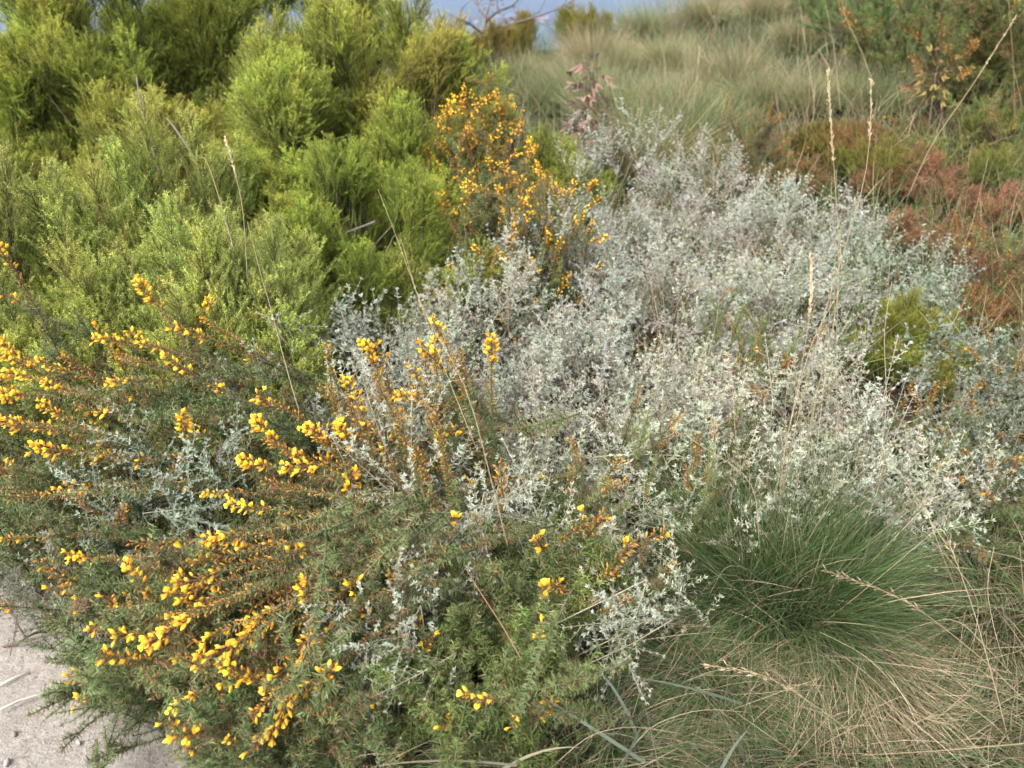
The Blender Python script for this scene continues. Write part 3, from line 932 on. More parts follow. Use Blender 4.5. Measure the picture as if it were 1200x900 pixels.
redheath(1155, 290, 3.3, .24, 'muted rose heath below the dusky pink one near the right edge', 121, tint=(.95, .95, .8), n=44)
redheath(1195, 340, 2.95, .2, 'rusty heath cut by the right edge above the orange flowered gorse', 122, tint=(.95, .85, .6), n=40)
redheath(1050, 200, 4.1, .2, 'rusty pink heath right of the tall straw seed head', 123, tint=(1.0, .95, .8), n=40)
redheath(975, 150, 4.6, .22, 'rusty heath behind the tall straw seed head', 124, tint=(1.05, .9, .6), n=40)
for (u, v, Y, rx, lb, sd, tn) in [(1140, 205, 4.1, .3, 'olive heath between the two pink patches', 86, (.6, .62, .6)), (1035, 195, 4.3, .3, 'olive brown heath left of the rounded pink heath', 87, (.62, .55, .5)),
                                   (970, 165, 4.7, .28, 'low brown green heath behind the straw seed head', 88, (.62, .52, .5)), (1180, 190, 4.4, .3, 'dark olive heath at the right edge above the pink one', 89, (.5, .52, .5))]:
    bush('heath_shrub', 'shoot', HEATH + HEATH_RED[:1], u, v, Y, rx, seed=sd, label=lb, cat='heath', group='olive heaths on the right slope', n=70, sc=(.5, .8), tint=tn, lobes=8)

for (u, v, Y, rx, lb, sd, tn) in [(590, 40, 7.9, .2, 'grey brown shrub on the skyline just right of the dead trunk', 101, (.7, .55, .6)), (612, 34, 8.8, .16, 'grey brown shrub on the skyline behind the dead tree', 102, (.75, .6, .6)),
                                   (672, 10, 8.6, .3, 'taller olive shrub on the skyline right of the dead tree', 103, (.7, .62, .5)), (545, 58, 7.8, .22, 'low brown shrub in front of the dead tree', 104, (.75, .55, .5))]:
    bush('heath_shrub', 'shoot', HEATH, u, v, Y, rx, seed=sd, label=lb, cat='shrub', group='shrubs on the skyline', n=60, sc=(.9, 1.3), tint=tn, lobes=8)

# ------------------------------------------------------------------ grasses
def tussock_mesh(seed, n, spread, ln, w, lean, droop, cg0, cg1, dry, cd0, cd1, bias=(0, 0), curl=.12, segs=5, loose=.10):
    r = np.random.default_rng(seed)
    a = r.uniform(0, 2 * PI, n); q = np.sqrt(r.uniform(0, 1, n))
    P = np.stack([np.cos(a) * q * spread, np.sin(a) * q * spread, np.full(n, -.01)], 1)
    out = np.stack([np.cos(a), np.sin(a), np.zeros(n)], 1)
    le = (lean[0] + (lean[1] - lean[0]) * q ** .8 + r.normal(0, .12, n))[:, None]
    D = out * le + np.array([bias[0], bias[1], 0])[None] + r.normal(0, loose, (n, 3))
    D[:, 2] = 1
    D = unit(D)
    isd = (r.uniform(size=n) < dry)[:, None]
    v = r.uniform(.7, 1.25, (n, 1))
    v = np.where(isd, r.uniform(.45, 1.3, (n, 1)), v)
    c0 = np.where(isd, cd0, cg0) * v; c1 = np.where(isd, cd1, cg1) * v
    m = MB()
    m.blades(P, D, r.uniform(ln[0], ln[1], n), r.uniform(w[0], w[1], n), r.uniform(droop[0], droop[1], n), c0, c1, r, segs, curl)
    return m


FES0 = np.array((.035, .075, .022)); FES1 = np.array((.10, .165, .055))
STR0 = np.array((.24, .18, .10)); STR1 = np.array((.46, .38, .24))

b = at(900, 760, 1.74)
gz = float(G(b.x, b.y))
t = thing('grass_tussock', (b.x, b.y, gz), 'big fine bladed green grass tussock in front of the silver shrubs', 'grass', None)
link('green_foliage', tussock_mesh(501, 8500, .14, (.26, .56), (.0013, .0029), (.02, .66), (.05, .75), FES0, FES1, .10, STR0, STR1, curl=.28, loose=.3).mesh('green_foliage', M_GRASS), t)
link('straw_foliage', tussock_mesh(502, 600, .2, (.22, .48), (.0010, .0020), (.2, 1.2), (.0, .9), FES0, FES1, 1, STR0 * 1.2, STR1 * 1.25, curl=.6, segs=7).mesh('straw_foliage', M_GRASS), t)

b = at(985, 815, 1.55)
gz = float(G(b.x, b.y))
t = thing('grass_tussock', (b.x, b.y, gz), 'straw coloured dry tussock at the bottom below the green one', 'grass', None)
link('straw_foliage', tussock_mesh(503, 4500, .13, (.2, .5), (.0012, .0027), (.5, 1.9), (.5, 1.1), FES0, FES1, .86, STR0 * .95, STR1 * 1.2, curl=.3, bias=(.55, -.3), loose=.25).mesh('straw_foliage', M_GRASS), t)
b = at(830, 850, 1.5)
t = thing('grass_tussock', (b.x, b.y, float(G(b.x, b.y))), 'half dry green tussock at the bottom beside the broad grey blades', 'grass', None)
link('green_foliage', tussock_mesh(504, 3800, .11, (.16, .36), (.0010, .0019), (.2, 1.2), (.3, .8), FES0, FES1, .35, STR0 * .8, STR1 * .8, curl=.15).mesh('green_foliage', M_GRASS), t)
b = at(1140, 800, 1.68)
t = thing('grass_tussock', (b.x, b.y, float(G(b.x, b.y))), 'sprawling straw tussock with tangled stalks in the bottom right corner', 'grass', None)
link('straw_foliage', tussock_mesh(505, 2200, .15, (.2, .5), (.0012, .0027), (.3, 1.4), (.3, .9), FES0, FES1, .55, STR0 * .85, STR1, curl=.3).mesh('straw_foliage', M_GRASS), t)

back_t = [(640, 75, 6.6, 'small straw green tussock beside the dead tree'), (725, 62, 6.0, 'dark green centred tussock behind the wilted brown sapling'),
          (790, 30, 7.0, 'pale tussock on the skyline of the slope'), (865, 40, 6.2, 'wide wispy tussock on the slope, half green and half straw'),
          (835, 95, 5.2, 'green tussock right behind the palest silver crown'), (940, 25, 6.6, 'straw tussock near the top edge behind the thin leaning stalks'),
          (960, 85, 5.4, 'pale green tussock on the slope behind the tall straw seed head'), (1010, 50, 6.4, 'shaded green tussock left of the dark gorse'),
          (905, 70, 5.6, 'flattened straw tussock in the middle of the slope'), (760, 95, 5.0, 'short olive tussock between the wilted sapling and the white shrubs'),
          (1030, 105, 5.2, 'olive tussock below the dark gorse'), (700, 20, 7.6, 'thin straw tussock beside the blue distance'), (1120, 120, 5.2, 'olive grass clump under the tan oak sapling'),
          (755, 10, 8.2, 'pale wispy tussock on the skyline right of the blue distance'), (830, -10, 8.0, 'tall straw tussock cut by the top edge of the photo'),
          (900, -20, 7.6, 'tall green and straw tussock cut by the top edge beside the straw one'), (965, -20, 7.4, 'tall tussock left of the dark green bush'),
          (800, 70, 5.8, 'grey green tussock between the short pale stalk and the slope'), (680, 55, 6.8, 'grey green tussock above the wilted sapling'),
          (735, 45, 7.2, 'small dark tussock high on the slope'), (615, 72, 7.4, 'little tussock at the foot of the dead tree')]
tv = []
for i in range(4):
    dry = (.35, .55, .45, .7)[i]
    tv.append(tussock_mesh(520 + i, 3600, .2, (.35, .85), (.0016, .003), (.0, .75), (.1, .55), np.array((.07, .10, .035)), np.array((.15, .19, .08)), dry,
                           STR0 * .9, STR1 * .9, bias=(.22, -.1), curl=.18, segs=4, loose=.25).mesh('blade_foliage', M_GRASS))
for i, (u, v, Y, lb) in enumerate(back_t):
    p = at(u, v, Y)
    gz = float(G(p.x, Y))
    t = thing('grass_tussock', (p.x, Y, gz), lb, 'grass', 'grass tussocks on the slope behind')
    s = min(1.6, max(.55, (p.z - gz) / .58))
    link('blade_foliage', tv[i % 4], t, (0, 0, 0), Quaternion((0, 0, 1), i * 1.3), s, [(1.3, 1.32, 1.2), (1.0, 1.15, .98), (1.45, 1.42, 1.3)][i % 3])

for i, (u, v, Y, lb, dry, seed) in enumerate([(640, 880, 1.32, 'low green grass clump under the bright green gorse at the bottom', .35, 541), (735, 860, 1.42, 'low mixed grass clump left of the half dry tussock', .5, 542),
                                      (760, 760, 1.62, 'low grass clump in the hollow beside the deep green gorse', .45, 543), (440, 905, 1.25, 'low grass clump at the bottom edge under the gorse', .5, 544),
                                      (1105, 715, 1.9, 'straw and green grass clump right of the big green tussock', .4, 545), (1180, 690, 2.0, 'tangled straw clump at the right edge', .55, 546),
                                      (900, 905, 1.3, 'mixed grass clump at the bottom edge below the half dry tussock', .5, 547), (1000, 915, 1.28, 'straw grass clump at the bottom edge below the dry tussock', .45, 548),
                                      (1090, 905, 1.35, 'straw grass clump at the bottom edge near the corner', .5, 549), (1180, 890, 1.42, 'grass clump filling the bottom right corner', .6, 550),
                                      (690, 910, 1.25, 'low grass clump at the bottom edge among the broad blades', .45, 551)]):
    b = at(u, v, Y)
    t = thing('grass_tussock', (b.x, Y, float(G(b.x, Y))), lb, 'grass', 'low grass clumps between the front bushes')
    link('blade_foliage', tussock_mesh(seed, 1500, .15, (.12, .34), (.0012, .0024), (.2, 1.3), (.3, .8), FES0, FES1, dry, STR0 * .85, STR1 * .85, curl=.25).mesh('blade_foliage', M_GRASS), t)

# broad grey-green blades along the bottom edge
r = np.random.default_rng(531)
SEDGE = [(620, 870, 40, .30), (560, 850, 118, .26), (725, 800, 112, .34), (770, 880, 100, .26), (690, 850, 150, .30), (850, 880, 75, .2), (520, 885, 175, .3),
         (800, 800, 165, .3), (870, 860, 100, .2), (660, 885, 20, .28), (745, 870, 60, .24)]
for i, (u, v, a, ln) in enumerate(SEDGE):
    dv = ray(u, v); p = EYE + dv * ((1.5 - .17) / -dv.z)
    m = MB()
    d = np.array(Vector((math.cos(math.radians(a)), 0, 0)) + cU * math.sin(math.radians(a)) + Vector((0, -.1, .2)))
    c = np.array((.15, .18, .13)) if i % 3 else np.array((.34, .31, .22))
    m.blades(np.zeros((1, 3)), unit(d)[None], ln, .008, r.uniform(.1, .5), c * .8, c, r, 8, .25)
    o = link('sedge_blade', m.mesh('sedge_blade', M_GRASS), None, p - Vector(unit(d)) * ln * .5)  # one lone blade, not a whole sedge plant
    tag(o, 'broad grey green blade lying in the gorse along the bottom edge' if i % 3 else 'broad bleached blade lying in the gorse along the bottom edge', 'sedge_blade', 'broad grass blades along the bottom edge' if i % 3 else 'bleached grass blades along the bottom edge')

# ------------------------------------------------------------------ dry stalks
def stalk(px, Y0, Y1, label, rad=.0016, head=0.0, hair=0, seed=0, c=(.44, .35, .21), group='dry straw stalks standing among the shrubs', name='dry_stalk', oat=False):
    """straw following pixels px, its foot at distance Y0 and its tip at Y1"""
    n = len(px)
    pts = np.array([at(u, v, Y0 + (Y1 - Y0) * i / (n - 1)) for i, (u, v) in enumerate(px)])
    cum = np.linspace(0, 1, n); tt = np.linspace(0, 1, 14)
    pp = np.stack([np.interp(tt, cum, pts[:, k]) for k in range(3)], 1)
    for _ in range(2):
        pp[1:-1] = .25 * pp[:-2] + .5 * pp[1:-1] + .25 * pp[2:]
    r = np.random.default_rng(900 + seed)
    base = pp[0].copy()
    pp = pp - base
    c = np.array(c) * r.uniform(.85, 1.15)
    root = thing(name, tuple(base), label, 'stalk', group)
    m = MB()
    rad *= .8 if rad < .004 else 1
    m.tube(pp, np.linspace(rad, rad * .45, 14), c * .8, c, 5)
    link('stem', m.mesh('stem', M_GRASS), root)
    if head > 0:
        m = MB()
        P, T, t = along(pp, .011 if oat else .004)
        k = t > 1 - head
        P, T, t = P[k], T[k], t[k]
        Pn, Dn = whorls(P, T, 2 if oat else 2 + hair, .3, r)
        ln = r.uniform(.009, .018, len(Pn)) if oat else r.uniform(.006, .013, len(Pn))
        if oat:
            for a_, d_ in zip(Pn, Dn):
                m.tube(np.array([a_, a_ + d_ * .008]), .0004, c, None, 3)
            Pn = Pn + Dn * .007
            m.leaves(Pn, unit(Dn + r.normal(0, .1, Dn.shape)), perp(Dn, r), ln * .9, ln * .14, c, c * 1.2, .3)
        m.leaves(Pn, Dn, perp(Dn, r), ln, ln * (.14 if oat else .3), c * 1.0, c * 1.25, .2)
        link('seed_head', m.mesh('seed_head', M_GRASS), root)
    return root


stalk([(985, 560), (978, 420), (985, 300), (976, 180), (970, 85)], 2.0, 2.2, 'tall straight straw stalk with a thick pale seed head, highest of all', .0015, .2, 1, 1)
stalk([(905, 640), (935, 480), (965, 370), (1000, 260), (1020, 190), (1021, 95)], 1.8, 2.1, 'long straw stalk crossing the tall one and ending beside the pink heath', .0019, .12, 0, 2)
stalk([(925, 610), (955, 470), (980, 370), (985, 290)], 1.8, 2.0, 'short thick straw stalk in the crossing bundle above the green tussock', .0018, 0, 0, 3)
stalk([(965, 600), (968, 500), (978, 380), (980, 200)], 1.85, 2.05, 'thin straw stalk standing between the crossing pair', .0013, 0, 0, 4)
stalk([(1062, 235), (1090, 170), (1140, 100), (1190, 20)], 3.6, 3.4, 'leaning straw stalk slanting across the slope to the top right', .0026, .3, 0, 5)
stalk([(1022, 95), (1010, 60), (990, 20), (985, -10)], 4.6, 4.9, 'thin straw stalk leaning left over the slope near the top', .002, 0, 0, 6)
stalk([(915, 640), (912, 560), (940, 430), (952, 350), (950, 300)], 1.78, 1.95, 'straw stalk with a feathery brown head left of the crossing pair', .0014, .2, 1, 7)
stalk([(595, 640), (570, 540), (545, 440), (500, 380), (470, 290), (443, 222)], 1.42, 2.0, 'long bleached stalk arching left above the centre gorse', .0012, 0, 0, 8)
stalk([(560, 530), (520, 430), (490, 350), (470, 280)], 1.6, 2.0, 'thin tan stalk running beside the long bleached one', .001, 0, 0, 9)
stalk([(350, 480), (335, 430), (320, 370), (305, 320), (290, 260)], 1.65, 2.0, 'tan stalk in front of the low pale heather', .0017, 0, 0, 10)
stalk([(275, 295), (265, 260), (252, 215), (240, 182), (232, 186)], 2.0, 2.1, 'pale stalk with a hooked tip in front of the heather', .0019, 0, 0, 11)
stalk([(290, 330), (285, 240), (272, 190), (264, 162)], 2.05, 2.15, 'thin branched stalk beside the hooked one', .0012, .3, 0, 12)
stalk([(612, 775), (590, 735), (560, 690), (545, 665)], 1.22, 1.38, 'reddish brown stalk lying across the deep green gorse', .0017, 0, 0, 13, (.36, .22, .12))
stalk([(1190, 900), (1165, 800), (1140, 710), (1110, 630)], 1.25, 1.5, 'straw stalk with a spreading head in the bottom right corner', .0015, .14, 2, 14, oat=True)
stalk([(1210, 830), (1150, 770), (1060, 700), (970, 670)], 1.25, 1.5, 'straw stalk with oat like spikelets lying over the green tussock', .0012, .45, 1, 15, oat=True)
stalk([(1215, 760), (1200, 700), (1195, 640)], 1.4, 1.45, 'upright straw stalk against the right edge', .0016, 0, 0, 16)
stalk([(1040, 905), (990, 850), (900, 790), (830, 780)], 1.2, 1.35, 'straw stalk with thin spikelets across the dry tussock', .0011, .5, 0, 17, oat=True)
stalk([(1215, 870), (1100, 880), (1010, 885)], 1.15, 1.15, 'flat straw stalk along the bottom right edge', .0016, 0, 0, 18)
stalk([(890, 640), (885, 560), (800, 510), (805, 500)], 1.6, 1.75, 'bent straw stalk in the centre front silver shrub', .0012, 0, 0, 19)
stalk([(1110, 640), (1090, 610), (1060, 560), (1045, 545)], 1.65, 1.75, 'thick bleached stalk leaning on the small silver shrub', .002, .0, 0, 20)
stalk([(815, 470), (840, 380), (845, 310)], 2.0, 2.3, 'thin grey stalk in the middle of the silver mass', .001, 0, 0, 21, (.4, .36, .28))
stalk([(670, 470), (640, 380), (600, 340)], 1.85, 2.1, 'thin grey stalk behind the single gorse spike', .001, 0, 0, 22, (.4, .36, .28))
stalk([(1125, 300), (1140, 260), (1158, 185)], 3.2, 3.2, 'short straw stalk in front of the dusky pink heath', .0018, 0, 0, 23)
stalk([(1190, 160), (1188, 80), (1182, 0)], 4.2, 4.3, 'brown stalk in front of the orange dotted gorse', .003, 0, 0, 24, (.26, .18, .08))
stalk([(955, 120), (945, 60), (935, -10)], 4.8, 5.2, 'thin stalk against the wispy tussocks, leaning left', .0018, 0, 0, 25)
stalk([(812, 130), (816, 95), (820, 55)], 4.6, 4.8, 'short pale stalk behind the palest silver crown', .0022, .3, 0, 26)
stalk([(985, 130), (978, 60), (965, -10)], 4.7, 5.2, 'second thin stalk against the wispy tussocks, beside the left leaning one', .0018, 0, 0, 27)

for i, (px, a, b_, lb) in enumerate([([(930, 650), (925, 560), (918, 470), (935, 400)], 1.85, 1.95, 'thin straw stalk rising from the green tussock, leftmost of the bundle'),
                                    ([(950, 640), (975, 560), (1010, 500)], 1.85, 1.95, 'short thin straw stalk leaning right out of the green tussock'),
                                    ([(960, 690), (1000, 650), (1075, 640), (1130, 655)], 1.7, 1.75, 'arching pale blade on the right of the green tussock'),
                                    ([(830, 700), (850, 660), (885, 668), (870, 690)], 1.6, 1.65, 'curled white dead blade on the green tussock, leftmost'),
                                    ([(930, 760), (925, 700), (945, 670), (960, 690)], 1.55, 1.62, 'curled white dead blade in the middle of the green tussock'),
                                    ([(1140, 760), (1150, 700), (1100, 640), (1050, 600)], 1.5, 1.7, 'long straw stalk crossing behind the spreading head'),
                                    ([(1195, 800), (1120, 720), (1040, 745)], 1.4, 1.5, 'straw stalk bent sharply at the right edge of the straw tussock'),
                                    ([(1205, 850), (1170, 760), (1155, 690), (1165, 640)], 1.4, 1.6, 'upright straw stalk left of the one against the right edge'),
                                    ([(1110, 905), (1080, 840), (1020, 770), (960, 740)], 1.25, 1.45, 'straw stalk lying across the straw tussock'),
                                    ([(945, 620), (958, 520), (968, 430), (975, 330)], 1.85, 2.05, 'fine pale stalk in the middle of the bundle above the green tussock'),
                                    ([(900, 620), (925, 500), (950, 400), (990, 330)], 1.82, 2.05, 'fine pale stalk crossing the bundle to the right above the green tussock'),
                                    ([(880, 600), (862, 520), (858, 440)], 1.9, 2.05, 'fine pale stalk rising alone left of the bundle'),
                                    ([(1030, 560), (1040, 470), (1035, 390), (1045, 330)], 1.95, 2.2, 'fine pale stalk in front of the small olive heather'),
                                    ([(720, 905), (760, 850), (820, 830), (880, 835)], 1.2, 1.3, 'pale dry blade bent over beside the broad grey blades'),
                                    ([(640, 905), (690, 860), (740, 850), (800, 860)], 1.18, 1.22, 'white dry blade lying across the bottom edge')]):
    stalk(px, a, b_, lb, .0013, 0, 0, 60 + i, (.50, .42, .28))

# upright stems of the right silver shrub
for i, (px, lb) in enumerate([([(1005, 590), (1030, 480), (1052, 395)], 'tall silver stem with tiers of leaf stars, highest of its bunch'),
                              ([(1010, 595), (1045, 510), (1084, 435)], 'silver stem leaning right in the bunch by the olive heather'),
                              ([(1008, 590), (1040, 500), (1063, 440)], 'silver stem between the highest one and the leaning one')]):
    b0 = at(*px[0], 2.0); b1 = at(*px[-1], 2.15)
    root = thing('silver_shrub', b0, lb, 'shrub', 'long upright silver stems by the olive heather')  # a single stem of the silver shrub, not a whole plant
    d = b1 - b0
    var = silver_sprig(450 + i, L=d.length, side=7)
    link('sprig', var[0], root, (0, 0, 0), Vector(var[1]).rotation_difference(d), d.length / Vector(var[1]).length * .999)

# ------------------------------------------------------------------ dead tree and saplings
def dead_tree():
    r = np.random.default_rng(61)
    Y = 8.2
    b = at(563, 78, Y)
    root = thing('dead_tree', (b.x, b.y, float(G(b.x, b.y)) - .02), 'small bare grey tree with forked branches before the blue distance', 'tree')
    gz = float(G(b.x, b.y)) - .02
    P = lambda u, v, dy=0: np.array(at(u, v, Y + dy)) - np.array((b.x, b.y, gz))
    c0 = (.13, .11, .10); c1 = (.17, .15, .14)
    m = MB()
    m.tube([np.array((0, 0, 0)), P(564, 60), P(567, 35), P(569, 22)], [.032, .028, .024, .021], c0, c1, 7)
    link('trunk', m.mesh('trunk', M_BARK, True), root)
    limbs = [[(569, 22), (562, 8), (553, -5), (545, -25)], [(569, 26), (582, 14), (600, 6), (625, -8)], [(568, 22), (575, 5), (578, -20)],
             [(567, 34), (590, 30), (622, 24), (650, 8), (680, -6)], [(563, 60), (580, 58), (600, 40), (618, 28)], [(566, 40), (552, 28), (540, 20)]]
    for k, l in enumerate(limbs):
        m = MB()
        pts = [P(u, v, (.25 * j * (-1) ** k)) + r.normal(0, .015, 3) * (j > 0) for j, (u, v) in enumerate(l)]
        m.tube(pts, np.linspace(.013, .004, len(pts)), c0, c1, 5)
        for q in range(9):
            j = int(r.integers(1, len(pts)))
            d = unit(pts[j] - pts[j - 1] + r.normal(0, .12, 3))
            m.tube(curve(pts[j], d, r.uniform(.1, .3), 4, r.normal(0, .6, 3)), [.005, .004, .003, .002], c0, c1, 4)
        link('limb', m.mesh('limb', M_BARK), root)
    m = MB()
    n = 120
    ctr = [P(592, 48), P(600, 35), P(560, 62), P(583, 2), P(610, 60)]
    pp = np.array([ctr[int(r.integers(5))] + r.normal(0, .08, 3) for _ in range(n)])
    D = unit(r.normal(size=(n, 3)))
    m.leaves(pp, D, perp(D, r), r.uniform(.03, .055, n), .02, (.17, .12, .06), (.24, .18, .10))
    link('dry_foliage', m.mesh('dry_foliage', M_LEAF), root)


dead_tree()


def sapling(u, v, Y, label, seed, n, c, ln, spread, hgt):
    r = np.random.default_rng(seed)
    top = at(u, v, Y); gz = float(G(top.x, Y))
    root = thing('oak_sapling', (top.x, Y, gz), label, 'sapling', None)
    h = top.z - gz
    m = MB()
    st = curve((0, 0, -.02), (r.normal(0, .1), 0, 1), h, 7, (.05, 0, 0))
    m.tube(st, np.linspace(.006, .003, 7), (.13, .10, .07), (.2, .15, .1), 5)
    link('stem', m.mesh('stem', M_BARK), root)
    for i in range(n):
        m = MB()
        t = r.uniform(1 - hgt, 1)
        p = np.array([np.interp(t, np.linspace(0, 1, 7), st[:, k]) for k in range(3)])
        d = unit(np.array([r.normal(), r.normal(), r.normal(.1, .5)]))
        pet = p + d * r.uniform(.2, 1) * spread
        m.tube(np.array([p, (p + pet) / 2 + (0, 0, .01), pet]), [.0015, .0012, .001], (.2, .14, .08), None, 3)
        cc = np.array(c) * r.uniform(.7, 1.3) * np.array([1, r.uniform(.85, 1.1), 1])
        d = unit(d + np.array([0, 0, -.5]) + r.normal(0, .3, 3)); S = perp(d[None], r)
        for f in (-.35, .35):
            dd = unit(d + S[0] * f)
            m.leaves(pet[None], dd[None], S, ln * r.uniform(.7, 1.1) * (1 - .3 * abs(f)), ln * .24, cc * .9, cc * 1.1, .55)
        link('leaf', m.mesh('leaf', M_LEAF), root)


sapling(688, 68, 4.8, 'wilted sapling with curled pinkish brown leaves behind the white shrubs', 71, 90, (.29, .20, .145), .07, .13, .5)
sapling(1108, 68, 4.6, 'young oak with tan and yellowish leaves on the right slope', 72, 60, (.30, .21, .08), .055, .15, .35)

# bare grey twigs inside the heathers
for i, (px, Y, lb) in enumerate([([(205, 260), (180, 180), (165, 125), (160, 90)], 2.95, 'bare grey branch standing in the gap between two heathers'),
                                 ([(245, 220), (225, 180), (205, 150), (195, 138)], 2.95, 'dark dead branch leaning left in the gap beside the bare grey one'),
                                 ([(440, 260), (400, 275), (365, 285)], 2.9, 'grey dead branch lying in the dark hollow')]):
    stalk(px, Y, Y + .1, lb, .006, 0, 0, 40 + i, (.2, .17, .15), 'dead branches among the heathers', 'dead_branch')

# dead gorse tuft by the path
var = gorse_branch(260, L=.2, rust=0, green0=np.array((.24, .16, .09)), green1=np.array((.40, .30, .18)))
p, bb, d = hit(108, 703)
root = thing('dead_gorse', p, 'tuft of dead pale brown gorse spines near the path', 'gorse')
for i in range(9):
    dd = unit(np.array([rs.normal(0, .7), -.5, rs.uniform(-.1, .7)]))
    q = zrot(dd, i)
    link('branch', var[0], root, Vector(dd) * -.05, q, .55)

# ------------------------------------------------------------------ ground cover that nobody could count
def litter():
    r = np.random.default_rng(81)
    n = 26000
    x = r.uniform(-2.6, 3.2, n); y = 1.0 + 5.2 * r.uniform(0, 1, n) ** 1.5
    k = x + (y - 1.2) * .0 > -5
    P = np.stack([x, y, G(x, y) + r.uniform(.0, .02, n)], 1)
    D = unit(np.stack([r.normal(size=n), r.normal(size=n), r.normal(.1, .25, n)], 1))
    c = np.array((.13, .09, .06)) * r.uniform(.5, 2.0, (n, 1)) * np.array([1, 1, 1])
    m = MB()
    q = ~path_inside(x, y, .05)
    m.needles(P[q], D[q], r.uniform(.01, .05, q.sum()), r.uniform(.0015, .004, q.sum()), c[q], c[q] * 1.3, r)
    tag(link('leaf_litter', m.mesh('leaf_litter', M_LEAF)), 'brown litter of dead spines and leaves on the soil under the shrubs', None, None, 'stuff')
    # fine grass between the shrubs at the back and under the front ones
    n = 42000
    y = r.uniform(2.6, 9.8, n); x = r.uniform(-1, 1, n) * (y * .72 + .6)
    y = np.concatenate([y, r.uniform(1.1, 4.5, 9000)]); x = np.concatenate([x, 1.15 + (y[n:] - 1.1) * .45 + r.uniform(0, 1.8, 9000)])
    q = (x > -.5 - (y - 4) * .1) | (y > 6)
    x, y = x[q], y[q]; n = len(x)
    P = np.stack([x, y, G(x, y)], 1)
    D = r.normal(0, .35, (n, 3)) + np.array([-.1, -.1, 0]); D[:, 2] = 1; D = unit(D)
    dry = (r.uniform(size=n) < .45 + .25 * np.sin(x * 2.3) * np.cos(y * 1.9))[:, None]
    v = r.uniform(.7, 1.2, (n, 1))
    m = MB()
    m.blades(P, D, r.uniform(.2, .62, n), r.uniform(.0018, .0036, n), r.uniform(.1, .6, n), np.where(dry, STR0 * 1.1, FES0 * 1.9) * v, np.where(dry, STR1, FES1 * 1.6) * v, r, 4, .15)
    tag(link('wild_grass', m.mesh('wild_grass', M_GRASS)), 'thin wild grass covering the slope between the bushes', None, None, 'stuff')


PATH = np.array([(-6, 2.6), (-3.2, 2.25), (-2.2, 2.05), (-1.50, 1.86), (-1.15, 1.68), (-.92, 1.50), (-.72, 1.36), (-.55, 1.20), (-.40, 1.02), (-.1, .9), (.5, .75), (1.4, .6),
                 (3, .3), (6, -.2), (6, -3.0), (-6, -3.0)])


def path_inside(x, y, grow=0):
    ey = np.interp(x, PATH[:14, 0], PATH[:14, 1])
    return y < ey + grow


litter()


